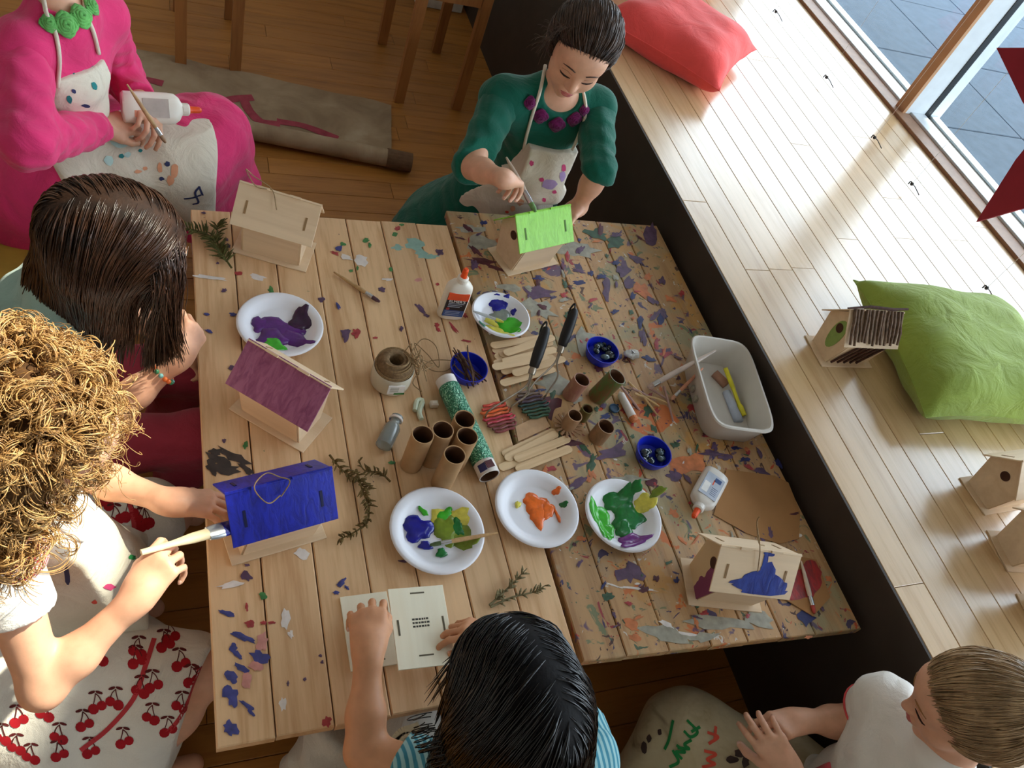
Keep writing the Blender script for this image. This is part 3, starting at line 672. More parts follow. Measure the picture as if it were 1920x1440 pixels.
PL2 = plate(937, 596, .0705, 'oval-looking foam plate with blue, green and yellow paint beside the standing glue bottle', [('grey', 2, -2, 50, 34, 10), ('blue', -2, -26, 38, 27, 5), ('blue', 26, -12, 10, 12, 40), ('yellow', 2, 26, 56, 13, 28), ('green', 20, 15, 48, 34, 14), ('yellow', -14, 8, 34, 9, 30), ('teal', -34, 18, 18, 11, 10)])
PL3 = plate(818, 998, .089, 'foam plate with blue blob and streaky green paint holding a small brush', [('yellow', 26, -22, 76, 52, 10), ('olive', 40, 4, 70, 46, 40), ('olive', 20, -6, 50, 60, -20), ('green', 16, -32, 36, 24, -40), ('dkgreen', 40, -10, 26, 40, -20), ('green', -24, -40, 24, 9, 40), ('blue', -34, -8, 58, 48, 10), ('blue', -20, 24, 26, 16, 10), ('dkgreen', 10, 38, 20, 18, 0), ('olive', 60, 22, 44, 12, -10)])
PL4 = plate(1004, 957, .0865, 'foam plate holding a single orange blob of paint', [('orange', 0, -14, 50, 40, 20), ('orange', 6, 6, 34, 52, -5), ('orange', 24, -2, 26, 36, 0), ('orange', 38, -34, 14, 12, 0), ('dkgreen', 52, -10, 14, 10, 20), ('yellow', -32, -12, 12, 12, 0), ('orange', 42, 10, 5, 30, -25)])
PL5 = plate(1165, 970, .0835, 'foam plate with two green paints and a violet dab', [('dkgreen', -4, -30, 60, 50, -20), ('dkgreen', 12, -2, 60, 56, 10), ('dkgreen', 20, -48, 26, 20, -40), ('yellow', 40, -22, 36, 30, 30), ('dkgreen', 6, 20, 30, 40, 0), ('green', -40, 4, 36, 76, -25), ('green', -26, 26, 26, 40, -20), ('violet', 20, 45, 60, 30, -14), ('olive', 56, -34, 22, 14, -10)])

# ================================================================== glue bottles
GLUEM = plain('glue_bottle_plastic', (238, 228, 214), .32, .45, .03, 10); ORC = plain('orange_cap', (240, 84, 30), .35)
LORG = plain('label_orange', (232, 84, 44), .45); LBLK = plain('label_black', (36, 30, 34), .45); LBLU = plain('label_blue', (58, 82, 132), .45); LWHT = plain('label_white', (236, 232, 228), .5); LGRY = plain('label_grey_blue', (180, 186, 200), .5)
CLEARG = plain('translucent_bottle', (222, 214, 206), .3, .4, .04, 10)
def oval_loft(mb, prof, n=28, p=2.6):
    """profile rows (half-width, half-depth, z) -> rounded-rectangle bottle"""
    v = []; f = []
    for a, b, z in prof:
        for i in range(n):
            t = 2 * math.pi * i / n; c, s = math.cos(t), math.sin(t)
            v.append((a * math.copysign(abs(c) ** (2 / p), c), b * math.copysign(abs(s) ** (2 / p), s), z))
    for k in range(len(prof) - 1):
        for i in range(n): j = (i + 1) % n; f.append((k * n + i, k * n + j, (k + 1) * n + j, (k + 1) * n + i))
    f.append(tuple(range(n))[::-1]); f.append(tuple((len(prof) - 1) * n + i for i in range(n))); return mb.add(v, f)
def glue_bottle(label, M, body=GLUEM, cap_on=True, group='white glue bottles', big=1.0, sparse=False):
    """upright local frame, label on -y; M places it"""
    t = empty('glue_bottle', (0, 0, 0), 0, label, 'bottle', group); t.matrix_world = M
    s = big
    mb = oval_loft(MB(), [(.026 * s, .013 * s, 0), (.0300 * s, .0165 * s, .004), (.0305 * s, .017 * s, .02 * s), (.0305 * s, .017 * s, .085 * s), (.029 * s, .0165 * s, .097 * s), (.022 * s, .0145 * s, .106 * s), (.0125 * s, .0115 * s, .111 * s), (.0105 * s, .0105 * s, .114 * s), (.0105 * s, .0105 * s, .118 * s)])
    b = mb.build('bottle_body', body, t); smooth_by_angle(b, 45)
    MB().lathe([(.0125 * s, .112 * s), (.0125 * s, .123 * s), (.010 * s, .126 * s)], 20).build('collar', body, t)
    MB().lathe([(.0075 * s, .126 * s), (.0068 * s, .132 * s), (.0062 * s, .146 * s), (.004 * s, .150 * s)], 16).build('nozzle_cap', ORC, t)
    return t
def plate_on(t, nm, mat, x0, x1, z0, z1, y=-.0174): return MB().box((x0, y, z0), (x1, y + .003, z1), .0002).build(nm, mat, t)
# standing bottle: foot at the picture point, label turned to the camera
def frame(o, xd, yd, zd): return Matrix(((xd[0], yd[0], zd[0], o[0]), (xd[1], yd[1], zd[1], o[1]), (xd[2], yd[2], zd[2], o[2]), (0, 0, 0, 1)))
g = at(842, 592, TB); th = math.radians(-6)
BT = glue_bottle('glue bottle standing upright with orange, black and blue label', Matrix.Translation((g[0], g[1], TB + .0016)) @ Matrix.Rotation(th, 4, 'Z'))
lb = plate_on(BT, 'label', LBLK, -.0235, .0235, .016, .088)
plate_on(lb, 'label_orange_band', LORG, -.0235, .0235, .068, .0882, -.0177); plate_on(lb, 'label_blue_band', LBLU, -.0235, .0235, .0158, .036, -.0177)
MT = Matrix.Translation((0, -.0179, .064)) @ Matrix.Rotation(math.pi / 2, 4, 'X')
text_mesh('label_lettering', "ELMER'S", .0108, LWHT, MT, lb)
for k, z in enumerate((.056, .051, .046)): plate_on(lb, 'label_small_print', LGRY, -.018, .018 - .004 * k, z, z + .0016, -.0177)
MB().lathe([(.004, -.0004), (.004, .0004)], 14, M=Matrix.Translation((-.016, -.0178, .04)) @ Matrix.Rotation(math.pi / 2, 4, 'X')).build('label_red_dot', P_RED, lb)
for k, z in enumerate((.031, .026, .021)): plate_on(lb, 'label_small_print', LGRY, -.019, .014, z, z + .0011, -.0179)
# bottle lying on its back, nozzle towards the camera's lower left
n0, n1 = at(1335, 905, TB + .017), at(1292, 985, TB + .017); ax = unit(n1 - n0); side = unit(np.cross(ax, V(0, 0, 1)))
Ml = frame(n0 - ax * .03 + V(0, 0, .0006), -side, V(0, 0, -1), ax)
BL = glue_bottle('translucent glue bottle lying on its side with bluish label near the brown paper', Ml, CLEARG, big=.96)
lb = plate_on(BL, 'label', LGRY, -.021, .021, .022, .088, -.0168)
plate_on(lb, 'label_blue_mark', LBLU, .0, .015, .028, .040, -.0171); plate_on(lb, 'label_pale_patch', LWHT, -.018, -.004, .05, .08, -.0171); plate_on(lb, 'label_orange_streak', LORG, -.001, .0015, .036, .052, -.0171)
for k in range(5): plate_on(lb, 'label_small_print', LBLU, .002, .016, .058 + k * .005, .0592 + k * .005, -.0171)

# ================================================================== bowls, tubes and craft bits
BLUPL = plain('cobalt_plastic', (20, 36, 176), .32, .5, .06, 20)
def bowl(px, py, r, label):
    c = at(px, py, TB + .02); t = empty('small_bowl', (c[0], c[1], TB + .0018), 0, label, 'bowl', 'cobalt blue dishes')
    o = MB().lathe([(r * .72, 0), (r * .82, .002), (r * .98, .020), (r, .027), (r * .95, .027), (r * .92, .020), (r * .78, .004), (.001, .003)], 36, cap=(True, False)).build('dish', BLUPL, t); smooth_by_angle(o, 40)
    return t
bowl(878, 692, .0415, 'cobalt blue dish full of brown twigs'); bowl(1128, 660, .041, 'cobalt blue dish of dark pebbles behind the painted tubes'); bowl(1224, 850, .0405, 'cobalt blue dish of dark glass pebbles near the white tub')
random.seed(8)
def thing(mb, name, mat, label, cat, group=None, smooth=False):
    v = np.array(mb.v); c = V(v[:, 0].mean(), v[:, 1].mean(), v[:, 2].min())
    o = mesh(name, v, mb.f, mat, None, smooth, c); o.location = c; return tag(o, label, cat, group)
for k in range(15):
    c = at(872 + random.uniform(-8, 14), 690 + random.uniform(-8, 12), TB + .03 + random.uniform(-.012, .008)); a = math.radians(112 + random.uniform(-26, 26)); L = random.uniform(.028, .05); tl = random.uniform(.0, .25)
    d = V(math.cos(a), math.sin(a), tl); m_ = np.array([random.uniform(-.003, .003) for _ in range(3)])
    thing(MB().tube([c - d * L, c - d * L * .3 + m_, c + d * L * .4 - m_, c + d * L], [.0016, .0019, .0018, .0012], 6), 'twig', BARK2 if k % 3 else BARK, 'thin brown twig lying in the cobalt dish beside the glitter tube', 'twig', 'twigs in the blue dish')
GLS = plain('dark_glass_pebble', (24, 34, 40), .12, .6, .3, 60); GLS2 = plain('smoky_pebble', (60, 78, 84), .12, .6, .3, 60)
for (px, py, wh) in ((1128, 658, 'behind the painted tubes'), (1224, 850, 'near the white tub')):
    for k in range(13):
        c = at(px + random.uniform(-20, 20), py + random.uniform(-14, 18), TB + .012); mb = MB(); r = random.uniform(.006, .010)
        mb.ball((c[0], c[1], TB + .010 + random.uniform(0, .010)), (r * random.uniform(.9, 1.5), r, r * .6), 9, 6)
        thing(mb, 'glass_pebble', GLS if k % 4 else GLS2, 'dark glass pebble in the blue dish ' + wh, 'pebble', 'glass pebbles in the dish ' + wh, True)
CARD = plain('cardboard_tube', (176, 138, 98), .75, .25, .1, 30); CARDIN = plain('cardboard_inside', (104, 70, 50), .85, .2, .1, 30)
def card_tube(base, label, r=.0205, hgt=.105, lean=(0, 0), mat=CARD, group='plain cardboard tubes', grass=False):
    b = at(*base, TB); t = empty('cardboard_tube', (b[0], b[1], TB + .002), 0, label, 'tube', group); t.rotation_euler = (lean[0], lean[1], 0)
    o = MB().lathe([(r, 0), (r, hgt), (r - .0018, hgt), (r - .0018, .001)], 30, cap=(False, False)).build('tube_wall', mat, t); smooth_by_angle(o, 40)
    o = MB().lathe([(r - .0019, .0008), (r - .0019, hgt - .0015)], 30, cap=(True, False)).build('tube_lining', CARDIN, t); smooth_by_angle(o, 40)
    return t
for b, hgt, lb in (((770, 872), .105, 'leftmost tall plain cardboard tube of the cluster beside the clear bottle'), ((806, 863), .105, 'plain cardboard tube in the middle of the cluster'), ((846, 841), .102, 'plain cardboard tube at the back of the cluster against the glitter tube'), ((850, 873), .103, 'plain cardboard tube at the right of the cluster near the glitter tube'), ((827, 908), .104, 'nearest plain cardboard tube of the cluster above the blue and green plate')):
    card_tube(b, lb, .0208, hgt)
TP1 = brushed('tube_tan_pink', (170, 124, 96), (150, 96, 84), .6); TP2 = brushed('tube_green_orange', (76, 100, 44), (120, 70, 40), .5); TP3 = plain('tube_tan', (166, 126, 92), .7); TP4 = brushed('tube_tan_wash', (158, 116, 82), (130, 98, 66), .6)
card_tube((1068, 742), 'tan cardboard tube with smeared pink paint beside the green painted tube', .0190, .058, (0, .12), TP1, 'painted cardboard tubes')
card_tube((1118, 745), 'cardboard tube painted in mixed greens in front of the pebble dish', .0215, .078, (.0, .25), TP2, 'painted cardboard tubes')
card_tube((1118, 822), 'short tan cardboard tube with thin wash of paint', .0195, .045, (0, .1), TP4, 'painted cardboard tubes')
card_tube((1090, 785), 'smallest olive tube tucked behind the fringed tube', .013, .036, (0, 0), plain('tube_olive', (110, 96, 50), .7), 'painted cardboard tubes')
fr_ = card_tube((1062, 802), 'cardboard tube with fringe-cut base spread like a star', .0165, .045, (0, .05), TP3, 'painted cardboard tubes')
for k in range(16):
    a = 2 * math.pi * k / 16; M = Matrix.Rotation(a, 4, 'Z'); MB().box((.0165, -.0026, .0), (.034, .0026, .0018), 0, M @ Matrix.Translation((0, 0, .002)) @ Matrix.Rotation(-.12, 4, 'Y')).build('fringe', TP3, fr_)
# long glitter tube lying down
GLT, gnt2, gb2 = new_mat('green_glitter'); co = coords(gnt2); vo = nd(gnt2, 'ShaderNodeTexVoronoi', Scale=420.0); gnt2.links.new(co, vo.inputs['Vector'])
gnt2.links.new(ramp(gnt2, vo.outputs['Color'], [(.2, lin((34, 96, 74))), (.6, lin((70, 152, 116))), (.9, lin((186, 236, 206)))]), gb2.inputs['Base Color']); gb2.inputs['Roughness'].default_value = .3; gb2.inputs['Metallic'].default_value = .35; bump(gnt2, gb2, vo.outputs['Distance'], .9, .002)
a_, b_ = at(835, 712, TB + .023), at(918, 893, TB + .023); dx = unit(b_ - a_); L = np.linalg.norm(b_ - a_)
GT = empty('glitter_tube', tuple(a_), 0, 'long cardboard tube coated in green glitter, lying across the middle of the table', 'tube'); Mg = Vector(dx).to_track_quat('Z', 'Y').to_matrix().to_4x4()
R_ = .0215
o = MB().lathe([(R_, 0), (R_, L), (R_ - .002, L), (R_ - .002, .0), (R_, 0)], 30, M=Mg, cap=(False, False)).build('tube_core', P_WHT, GT); smooth_by_angle(o, 40)
o = MB().lathe([(R_ + .0005, .02), (R_ + .0012, .023), (R_ + .0012, L - .033), (R_ + .0005, L - .03)], 30, M=Mg, cap=(False, False)).build('glitter_sleeve', GLT, GT); smooth_by_angle(o, 60)
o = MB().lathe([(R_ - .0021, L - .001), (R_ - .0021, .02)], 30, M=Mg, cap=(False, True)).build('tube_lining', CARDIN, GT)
for s in (.1, .9): MB().box((-.008, -.0006, -.008), (.008, .0008, .008), 0, Mg @ Matrix.Translation((0, R_ + .0004, L - .016)) @ Matrix.Rotation(s, 4, 'Y') if s < .5 else Mg @ Matrix.Rotation(.75, 4, 'Z') @ Matrix.Translation((0, R_ + .0004, L - .014))).build('paint_patch', P_MAR if s < .5 else P_NAVY, GT)
# twine ball in a plastic jar
c = at(730, 716, TB); TWJ = empty('twine_jar', (c[0], c[1], TB + .0016), 0, 'ball of natural twine standing in a clear wrapped jar', 'twine ball')
WRAP = plain('clear_wrap', (206, 196, 176), .2, .5, .05, 20)
o = MB().lathe([(.036, 0), (.0405, .004), (.042, .015), (.042, .048), (.0405, .05), (.0405, .015), (.035, .004), (.001, .003)], 36, cap=(True, False)).build('jar', WRAP, TWJ); smooth_by_angle(o, 40)
MB().box((-.016, -.0432, .014), (.018, -.0405, .040), .0004).build('jar_label', LWHT, TWJ); MB().box((-.002, -.0437, .012), (.020, -.0425, .018), .0004).build('green_mark', P_GRN, TWJ)
for k in range(4): MB().box((-.012, -.0436, .022 + k * .004), (.006, -.0430, .0232 + k * .004)).build('label_print', P_GRY, TWJ)
pts = []
for i in range(760):
    t = i / 760; turns = 26; a = 2 * math.pi * turns * t; z = .012 + .062 * (t if int(t * 4) % 2 == 0 else t); r = .0385 - .004 * math.sin(a * .13) ** 2 - (.012 * max(0, (z - .058) / .016))
    pts.append((r * math.cos(a), r * math.sin(a), z + .006 * math.sin(a * 1.0 + t * 9)))
ball = MB().lathe([(.0355, .006), (.037, .03), (.0355, .062), (.028, .072), (.0165, .074), (.0145, .072), (.0145, .02), (.001, .02)], 30, cap=(True, False)).build('twine_core', plain('twine_core', (126, 100, 72), .9, .2, .3, 200, .6), TWJ); smooth_by_angle(ball, 60)
MB().tube(pts, .0016, 5).build('twine_winding', TWINE, TWJ)
for s in range(7):
    random.seed(40 + s); a0 = random.uniform(-.4, .9); P = [(.03 * math.cos(a0), .03 * math.sin(a0), .075)]
    for k in range(4): P.append((.03 * math.cos(a0) + .018 * (k + 1) * random.uniform(.3, .9), .03 * math.sin(a0) + random.uniform(-.03, .03), .082 - .016 * k + random.uniform(-.01, .012)))
    MB().tube(spline(P, 20), .0011, 5).build('loose_strand', TWINE, TWJ)
# loose tangle of twine behind the jar
mb = MB(); random.seed(19); P = [at(*q, TB + .004) for q in ((765, 672), (790, 640), (815, 655), (822, 690), (800, 668), (775, 650), (800, 690), (832, 700), (850, 684), (808, 678), (786, 700), (772, 724), (790, 736))]
for i, p in enumerate(P): P[i] = p + V(0, 0, .003 + .004 * (i % 3))
mb.tube(spline(P, 110), .0011, 5); thing(mb, 'twine_tangle', TWINE, 'loose tangle of thin twine on the boards beside the jar of twine', 'string')
# small clear bottle with grey glitter
CLR = plain('clear_plastic_bottle', (170, 176, 172), .12, .5, .08, 40, trans=.55)
b0, b1 = at(718, 838, TB + .017), at(752, 768, TB + .020); ax = unit(b1 - b0); Mc = Vector(ax).to_track_quat('Z', 'Y').to_matrix().to_4x4()
CB = empty('clear_bottle', tuple(b0), 0, 'small clear plastic bottle of grey glitter lying beside the cardboard tubes', 'bottle')
o = MB().lathe([(.012, 0), (.0165, .003), (.0165, .048), (.013, .056), (.0105, .060), (.0105, .066), (.012, .068), (.012, .078)], 26, M=Mc).build('bottle_body', CLR, CB); smooth_by_angle(o, 40)
MB().lathe([(.0125, .068), (.0135, .069), (.0135, .073), (.0125, .074)], 22, M=Mc).build('white_collar', P_WHT, CB); MB().ball((.009, .0, .070), (.005, .004, .008), 8, 6, Mc).build('blue_spill', P_NAVY, CB)
# foam cube pieces beside it
thing(MB().box(at(812, 762, TB + .0016) - V(.008, .006, 0), at(812, 762, TB + .0016) + V(.008, .006, .016), .003), 'foam_block', plain('cream_foam', (226, 212, 196), .8), 'small cream foam block at the end of the glitter tube', 'foam block')
thing(MB().tube(spline([at(q, r_, TB + .007) for q, r_ in ((778, 770), (782, 752), (792, 752), (786, 772), (790, 786))], 14), .0055, 8), 'foam_strip', plain('white_foam_green', (214, 222, 198), .8), 'curled white foam strip between clear bottle and glitter tube', 'foam strip')
# craft sticks
STK = wood('craft_stick', (228, 194, 152), (212, 174, 130), axis=0, scale=1.2, rough=.6, tone=.08)
def stick(c, ang, z, label, group, L=.15, wd=.0185):
    h = L / 2 - wd / 2; out = [(h + wd / 2 * math.cos(t), wd / 2 * math.sin(t)) for t in np.linspace(-math.pi / 2, math.pi / 2, 9)] + [(-h - wd / 2 * math.cos(t), -wd / 2 * math.sin(t)) for t in np.linspace(-math.pi / 2, math.pi / 2, 9)]
    o = MB().prism(out, 0, .0018).build('craft_stick', STK); o.location = (c[0], c[1], z); o.rotation_euler = (0, 0, ang); return tag(o, label, 'craft stick', group)
def stick_px(a, b, z, label, group, L=None):
    A, B = at(*a, z), at(*b, z); d = B - A; return stick((A + B) / 2, math.atan2(d[1], d[0]), z, label, group, L or np.linalg.norm(d))
for k, (a, b, lb) in enumerate((((938, 856), (1046, 806), 'craft stick at the back of the small pile above the orange plate'), ((946, 862), (1046, 812), 'craft stick mostly hidden under the small pile above the orange plate'), ((960, 864), (1072, 820), 'middle craft stick of the small pile above the orange plate'), ((955, 886), (1082, 836), 'front craft stick of the small pile above the orange plate'), ((949, 874), (1030, 842), 'craft stick of which only the round end shows in the small pile'))):
    stick_px(a, b, TB + .0016 + .0020 * (0, 1, 2, 1, 0)[k] + .0001 * k, lb, 'craft sticks in front of the mashers', .148)
fan = [((915, 660), (1035, 640)), ((918, 672), (1040, 650)), ((922, 684), (1030, 655)), ((930, 668), (1042, 640)), ((914, 650), (1030, 632)), ((934, 700), (1045, 668)), ((932, 722), (1046, 690)), ((940, 680), (1045, 655)), ((920, 690), (1032, 670)), ((944, 664), (1040, 632)), ((960, 702), (1060, 672))]
wl = ['lowest', 'second', 'third', 'fourth', 'fifth', 'sixth', 'nearest', 'eighth', 'ninth', 'tenth', 'topmost']
for k, (a, b) in enumerate(fan): stick_px(a, b, TB + .0016 + .0019 * (k // 2) + .0003 * (k % 2), 'craft stick in the fanned pile between the twig dish and the mashers', 'craft sticks fanned under the mashers', .15)
# wire mashers used as stamps
BLKR = plain('black_rubber', (26, 22, 22), .5, .35, .2, 40); STEEL = plain('wire_steel', (150, 136, 120), .35, .5, .15, 40, metal=.7)
def masher(head_c, grip_lo, grip_hi, ang, cols, label):
    zh = TB + .006
    hc = at(*head_c, zh); lo = at(*grip_lo, TB + .072); hi = at(*grip_hi, TB + .128)
    t = empty('masher', (hc[0], hc[1], TB + .002), 0, label, 'masher', 'black-handled wire mashers'); off = V(hc[0], hc[1], TB + .002)
    ax = unit(hi - lo); M = frame(lo - off, *[np.array(v) for v in (unit(np.cross(V(0, 1, 0), ax)), np.cross(ax, unit(np.cross(V(0, 1, 0), ax))), ax)])
    L = np.linalg.norm(hi - lo)
    o = MB().lathe([(.006, 0), (.0105, .003), (.0125, L * .3), (.0125, L * .6), (.0105, L * .85), (.0075, L - .004), (.003, L)], 18, M=M).build('grip', BLKR, t); smooth_by_angle(o, 60)
    o = MB().lathe([(.0075, -.014), (.0085, -.006), (.007, .002)], 16, M=M).build('ferrule', STEEL, t)
    MB().tube(spline([hi - off - ax * .006, hi - off + ax * .008 + V(-.006, 0, .004), hi - off + V(-.012, .0, -.004), hi - off - ax * .02 + V(-.010, 0, -.004)], 14), .0022, 6).build('hang_hook', BLKR, t)
    ca, sa = math.cos(ang), math.sin(ang); u = V(ca, sa, 0); n = V(-sa, ca, 0)
    neck = lo - ax * .01 - off
    for s in (-1, 1):
        end = u * .030 * s + n * .006 + V(0, 0, .006)
        MB().tube(spline([neck + u * .003 * s, neck - ax * .03 + u * .004 * s, (neck - ax * .045) * .6 + end * .4 + u * .016 * s + V(0, 0, .012), end + V(0, 0, .022), end], 26), .0019, 6).build('wire_stem', STEEL, t)
    # serpentine wire: each pass its own painted length
    rows = 9
    for k in range(rows):
        y = -.034 + k * .0085; hw = .033 * math.sqrt(max(.25, 1 - ((k - 4) / 5.2) ** 2)); s = 1 if k % 2 else -1
        P = [u * x + n * (y + .0012 * math.sin(x * 200)) + V(0, 0, .004) for x in np.linspace(-hw, hw, 7)]
        if k < rows - 1: P = (P if s > 0 else P[::-1]) + [u * (hw + .004) * s + n * (y + .004) + V(0, 0, .004)]
        MB().tube(P, .0030, 7).build('wire_pass', cols[k * len(cols) // rows], t)
    return t
wv = lambda n, c: plain('wire_' + n, c, .4, .4, .25, 80)
masher((935, 782), (1000, 690), (1026, 612), .22, [wv('maroon', (130, 60, 60)), wv('crimson', (190, 56, 70)), wv('orange', (226, 100, 44)), wv('red', (206, 70, 50))], 'wire masher with orange and red paint on its bends, nearer the glitter tube')
masher((1000, 757), (1053, 650), (1079, 578), .18, [wv('green', (54, 84, 60)), wv('bottle_green', (40, 64, 56)), wv('plum', (80, 56, 70)), wv('tan', (120, 96, 84))], 'wire masher with green and plum paint on its bends, nearer the pebble dish')
# white plastic tub with brushes
TUBM = plain('milky_plastic', (206, 198, 188), .35, .4, .04, 12)
cs = [at(*q, TB + .075) for q in ((1288, 628), (1400, 640), (1452, 800), (1345, 818))]; cc = sum(cs) / 4
ud = unit((cs[2] + cs[3] - cs[0] - cs[1]) * V(1, 1, 0)); ang = math.atan2(ud[1], ud[0])
hl = np.linalg.norm((cs[2] + cs[3] - cs[0] - cs[1]) / 4); hw = np.linalg.norm((cs[1] + cs[2] - cs[0] - cs[3]) / 4)
TUB = empty('plastic_tub', (cc[0], cc[1], TB + .0018), ang, 'milky white plastic tub at the platform side of the table', 'tub')
rr = lambda a, b, z: (a, b, z)
mb = oval_loft(MB(), [(hl * .80, hw * .78, 0), (hl * .84, hw * .82, .003), (hl * .95, hw * .93, .068), (hl * .985, hw * .985, .069), (hl, hw, .074), (hl * .985, hw * .98, .077), (hl * .95, hw * .93, .077), (hl * .93, hw * .91, .072), (hl * .82, hw * .79, .005), (hl * .3, hw * .3, .004)], 44, 5.5)
o = mb.build('tub_shell', TUBM, TUB); smooth_by_angle(o, 50)
for dx_, dy_ in ((-.01, -hw * .9), (.02, -hw * .9)): MB().box((dx_, dy_ - .004, .02), (dx_ + .012, dy_ + .003, .036), .001).build('paint_smudge', P_GRY, TUB)
YEL = plain('yellow_plastic', (214, 202, 40), .4)
y0, y1 = at(1360, 690, TB + .045), at(1394, 780, TB + .012)
thing(MB().tube(spline([y0, y0 * .6 + y1 * .4 + V(.004, 0, -.004), y1 * .8 + y0 * .2, y1], 14), [.0055] * 5 + [.0045] * 4 + [.008] * 5, 8), 'plastic_spatula', YEL, 'yellow plastic spreader inside the white tub', 'spreader', smooth=True)
thing(MB().tube([at(1362, 735, TB + .011), at(1385, 790, TB + .011)], [.010, .012], 10), 'paint_jar', LGRY, 'small grey paint pot lying in the white tub', 'pot', smooth=True)
thing(MB().tube([at(1340, 700, TB + .013), at(1362, 722, TB + .013)], [.011, .012], 10), 'paint_jar', plain('cork_lump', (166, 120, 96), .7), 'small tan paint pot lying in the white tub', 'pot', smooth=True)

# ================================================================== brushes
HND = wood('brush_handle', (200, 160, 112), (170, 128, 84), axis=2, scale=2, rough=.5); FER = plain('brush_ferrule', (198, 200, 204), .25, .6, .08, 60, metal=.85)
def brush(tip, tail, label, r=.0045, bris=.022, fer=.022, bcol=(60, 40, 40), flat=1.0, handle=None, group='paint brushes', hshape=None):
    tip, tail = np.array(tip), np.array(tail); ax = unit(tail - tip); L = np.linalg.norm(tail - tip)
    t = empty('paint_brush', tuple(tip), 0, label, 'brush', group); M = Vector(ax).to_track_quat('Z', 'Y').to_matrix().to_4x4()
    sx, sy = flat, 1
    nm = 'bristles_%d_%d_%d' % bcol
    o = MB().lathe([(r * .5, 0), (r * .95, bris * .4), (r, bris)], 14, M=M, sx=sx, sy=sy).build('bristles', plain(nm, bcol, .35, .4, .25, 150, .5), t); smooth_by_angle(o, 50)
    o = MB().lathe([(r * 1.02, bris), (r * 1.05, bris + fer * .5), (r * .9, bris + fer)], 14, M=M, sx=sx, sy=sy).build('ferrule', FER, t); smooth_by_angle(o, 50)
    z0 = bris + fer - .001; H = L - z0
    prof = hshape(r, z0, H) if hshape else [(r * .88, z0), (r * 1.05, z0 + H * .2), (r * .75, z0 + H * .7), (r * .35, L)]
    o = MB().lathe(prof, 12, M=M, sx=1 + (sx - 1) * .55, sy=sy).build('handle', handle or HND, t); smooth_by_angle(o, 60); return t
zt = TB + .0065
brush(at(712, 566, zt), at(626, 510, zt), 'long thin brush with dark bristles lying on the boards near the unpainted house', .0048, .02, .018, (90, 60, 70))
brush(at(806, 1022, TB + .014), at(934, 999, TB + .032), 'slim brush resting across the blue and green paint plate', .0042, .02, .02, (80, 96, 60))
brush(at(944, 604, TB + .016), at(887, 583, TB + .024), 'short brush with yellow bristles lying in the plate by the standing glue bottle', .0040, .02, .016, (206, 196, 70), handle=plain('grey_handle', (190, 190, 190), .5))
brush(at(1527, 1150, zt), at(1502, 1052, TB + .009), 'pale brush lying on the red-painted cardboard at the table corner', .0048, .016, .02, (170, 60, 50), handle=plain('pale_handle', (216, 196, 178), .5))
# pale handled tools leaning on the tub, and painted sticks on the table
WHH = plain('frosty_handle', (216, 200, 192), .35)
brush(at(1215, 727, zt), at(1342, 657, TB + .098), 'frosted white brush leaning on the rim of the tub', .0068, .014, .018, (196, 170, 160), handle=WHH)
brush(at(1258, 750, zt), at(1318, 690, TB + .062), 'white brush with orange paint leaning against the tub side', .0045, .014, .018, (206, 150, 120), handle=plain('orange_smeared', (214, 150, 120), .5))
random.seed(14)
for k, (a, b) in enumerate((((1160, 720), (1200, 770)), ((1178, 716), (1232, 778)), ((1185, 728), (1228, 750)), ((1205, 742), (1252, 756)), ((1245, 725), (1262, 790)), ((1190, 738), (1236, 762)), ((1218, 728), (1250, 748)))):
    thing(MB().tube(spline([at(*a, TB + .006 + .002 * (k % 3)), (at(*a, TB + .006) + at(*b, TB + .006)) / 2 + V(random.uniform(-.003, .003), random.uniform(-.003, .003), .003), at(*b, TB + .005)], 8), [.0028, .003, .003, .0028, .0026, .0026, .0024, .002], 7), 'painted_stick', (plain('stick_mauve', (176, 140, 132), .6), plain('stick_straw', (206, 170, 120), .6))[k % 2], 'thin paint-crusted stick in the pile between the tubes and the tub', 'stick', 'paint-crusted sticks')
a, b = at(1164, 740, TB + .012), at(1186, 782, TB + .010)
TBE = empty('paint_tube', tuple(a), 0, 'white paper roll with an orange end lying beside the green painted tube', 'paint roll'); ax = unit(b - a); Mx = Vector(ax).to_track_quat('Z', 'Y').to_matrix().to_4x4(); L = np.linalg.norm(b - a)
o = MB().lathe([(.005, -.004), (.0085, 0), (.0095, L * .5), (.010, L)], 14, M=Mx).build('roll', P_WHT, TBE); smooth_by_angle(o); o = MB().lathe([(.0102, L), (.010, L + .008), (.006, L + .012)], 14, M=Mx).build('orange_end', P_ORG, TBE)
c = at(1182, 668, TB + .0016); mb = MB(); mb.ball((c[0], c[1], c[2] + .007), (.02, .013, .008), 12, 8)
o = thing(mb, 'tissue', plain('tissue_paper', (214, 210, 206), .9, .2, .05, 30), 'crumpled white tissue beside the pebble dish', 'tissue', smooth=True)
for v in o.data.vertices: v.co.x += random.uniform(-.004, .004); v.co.y += random.uniform(-.004, .004); v.co.z = max(0, v.co.z + random.uniform(-.003, .003))
c = at(1150, 768, TB); thing(MB().lathe([(.010, .0018), (.012, .003), (.012, .007), (.010, .008), (.009, .005), (.001, .005)], 18, c=(c[0], c[1], TB), cap=(True, False)), 'bottle_cap', plain('teal_cap', (58, 84, 110), .4), 'small dark blue bottle cap between the painted tubes', 'cap')
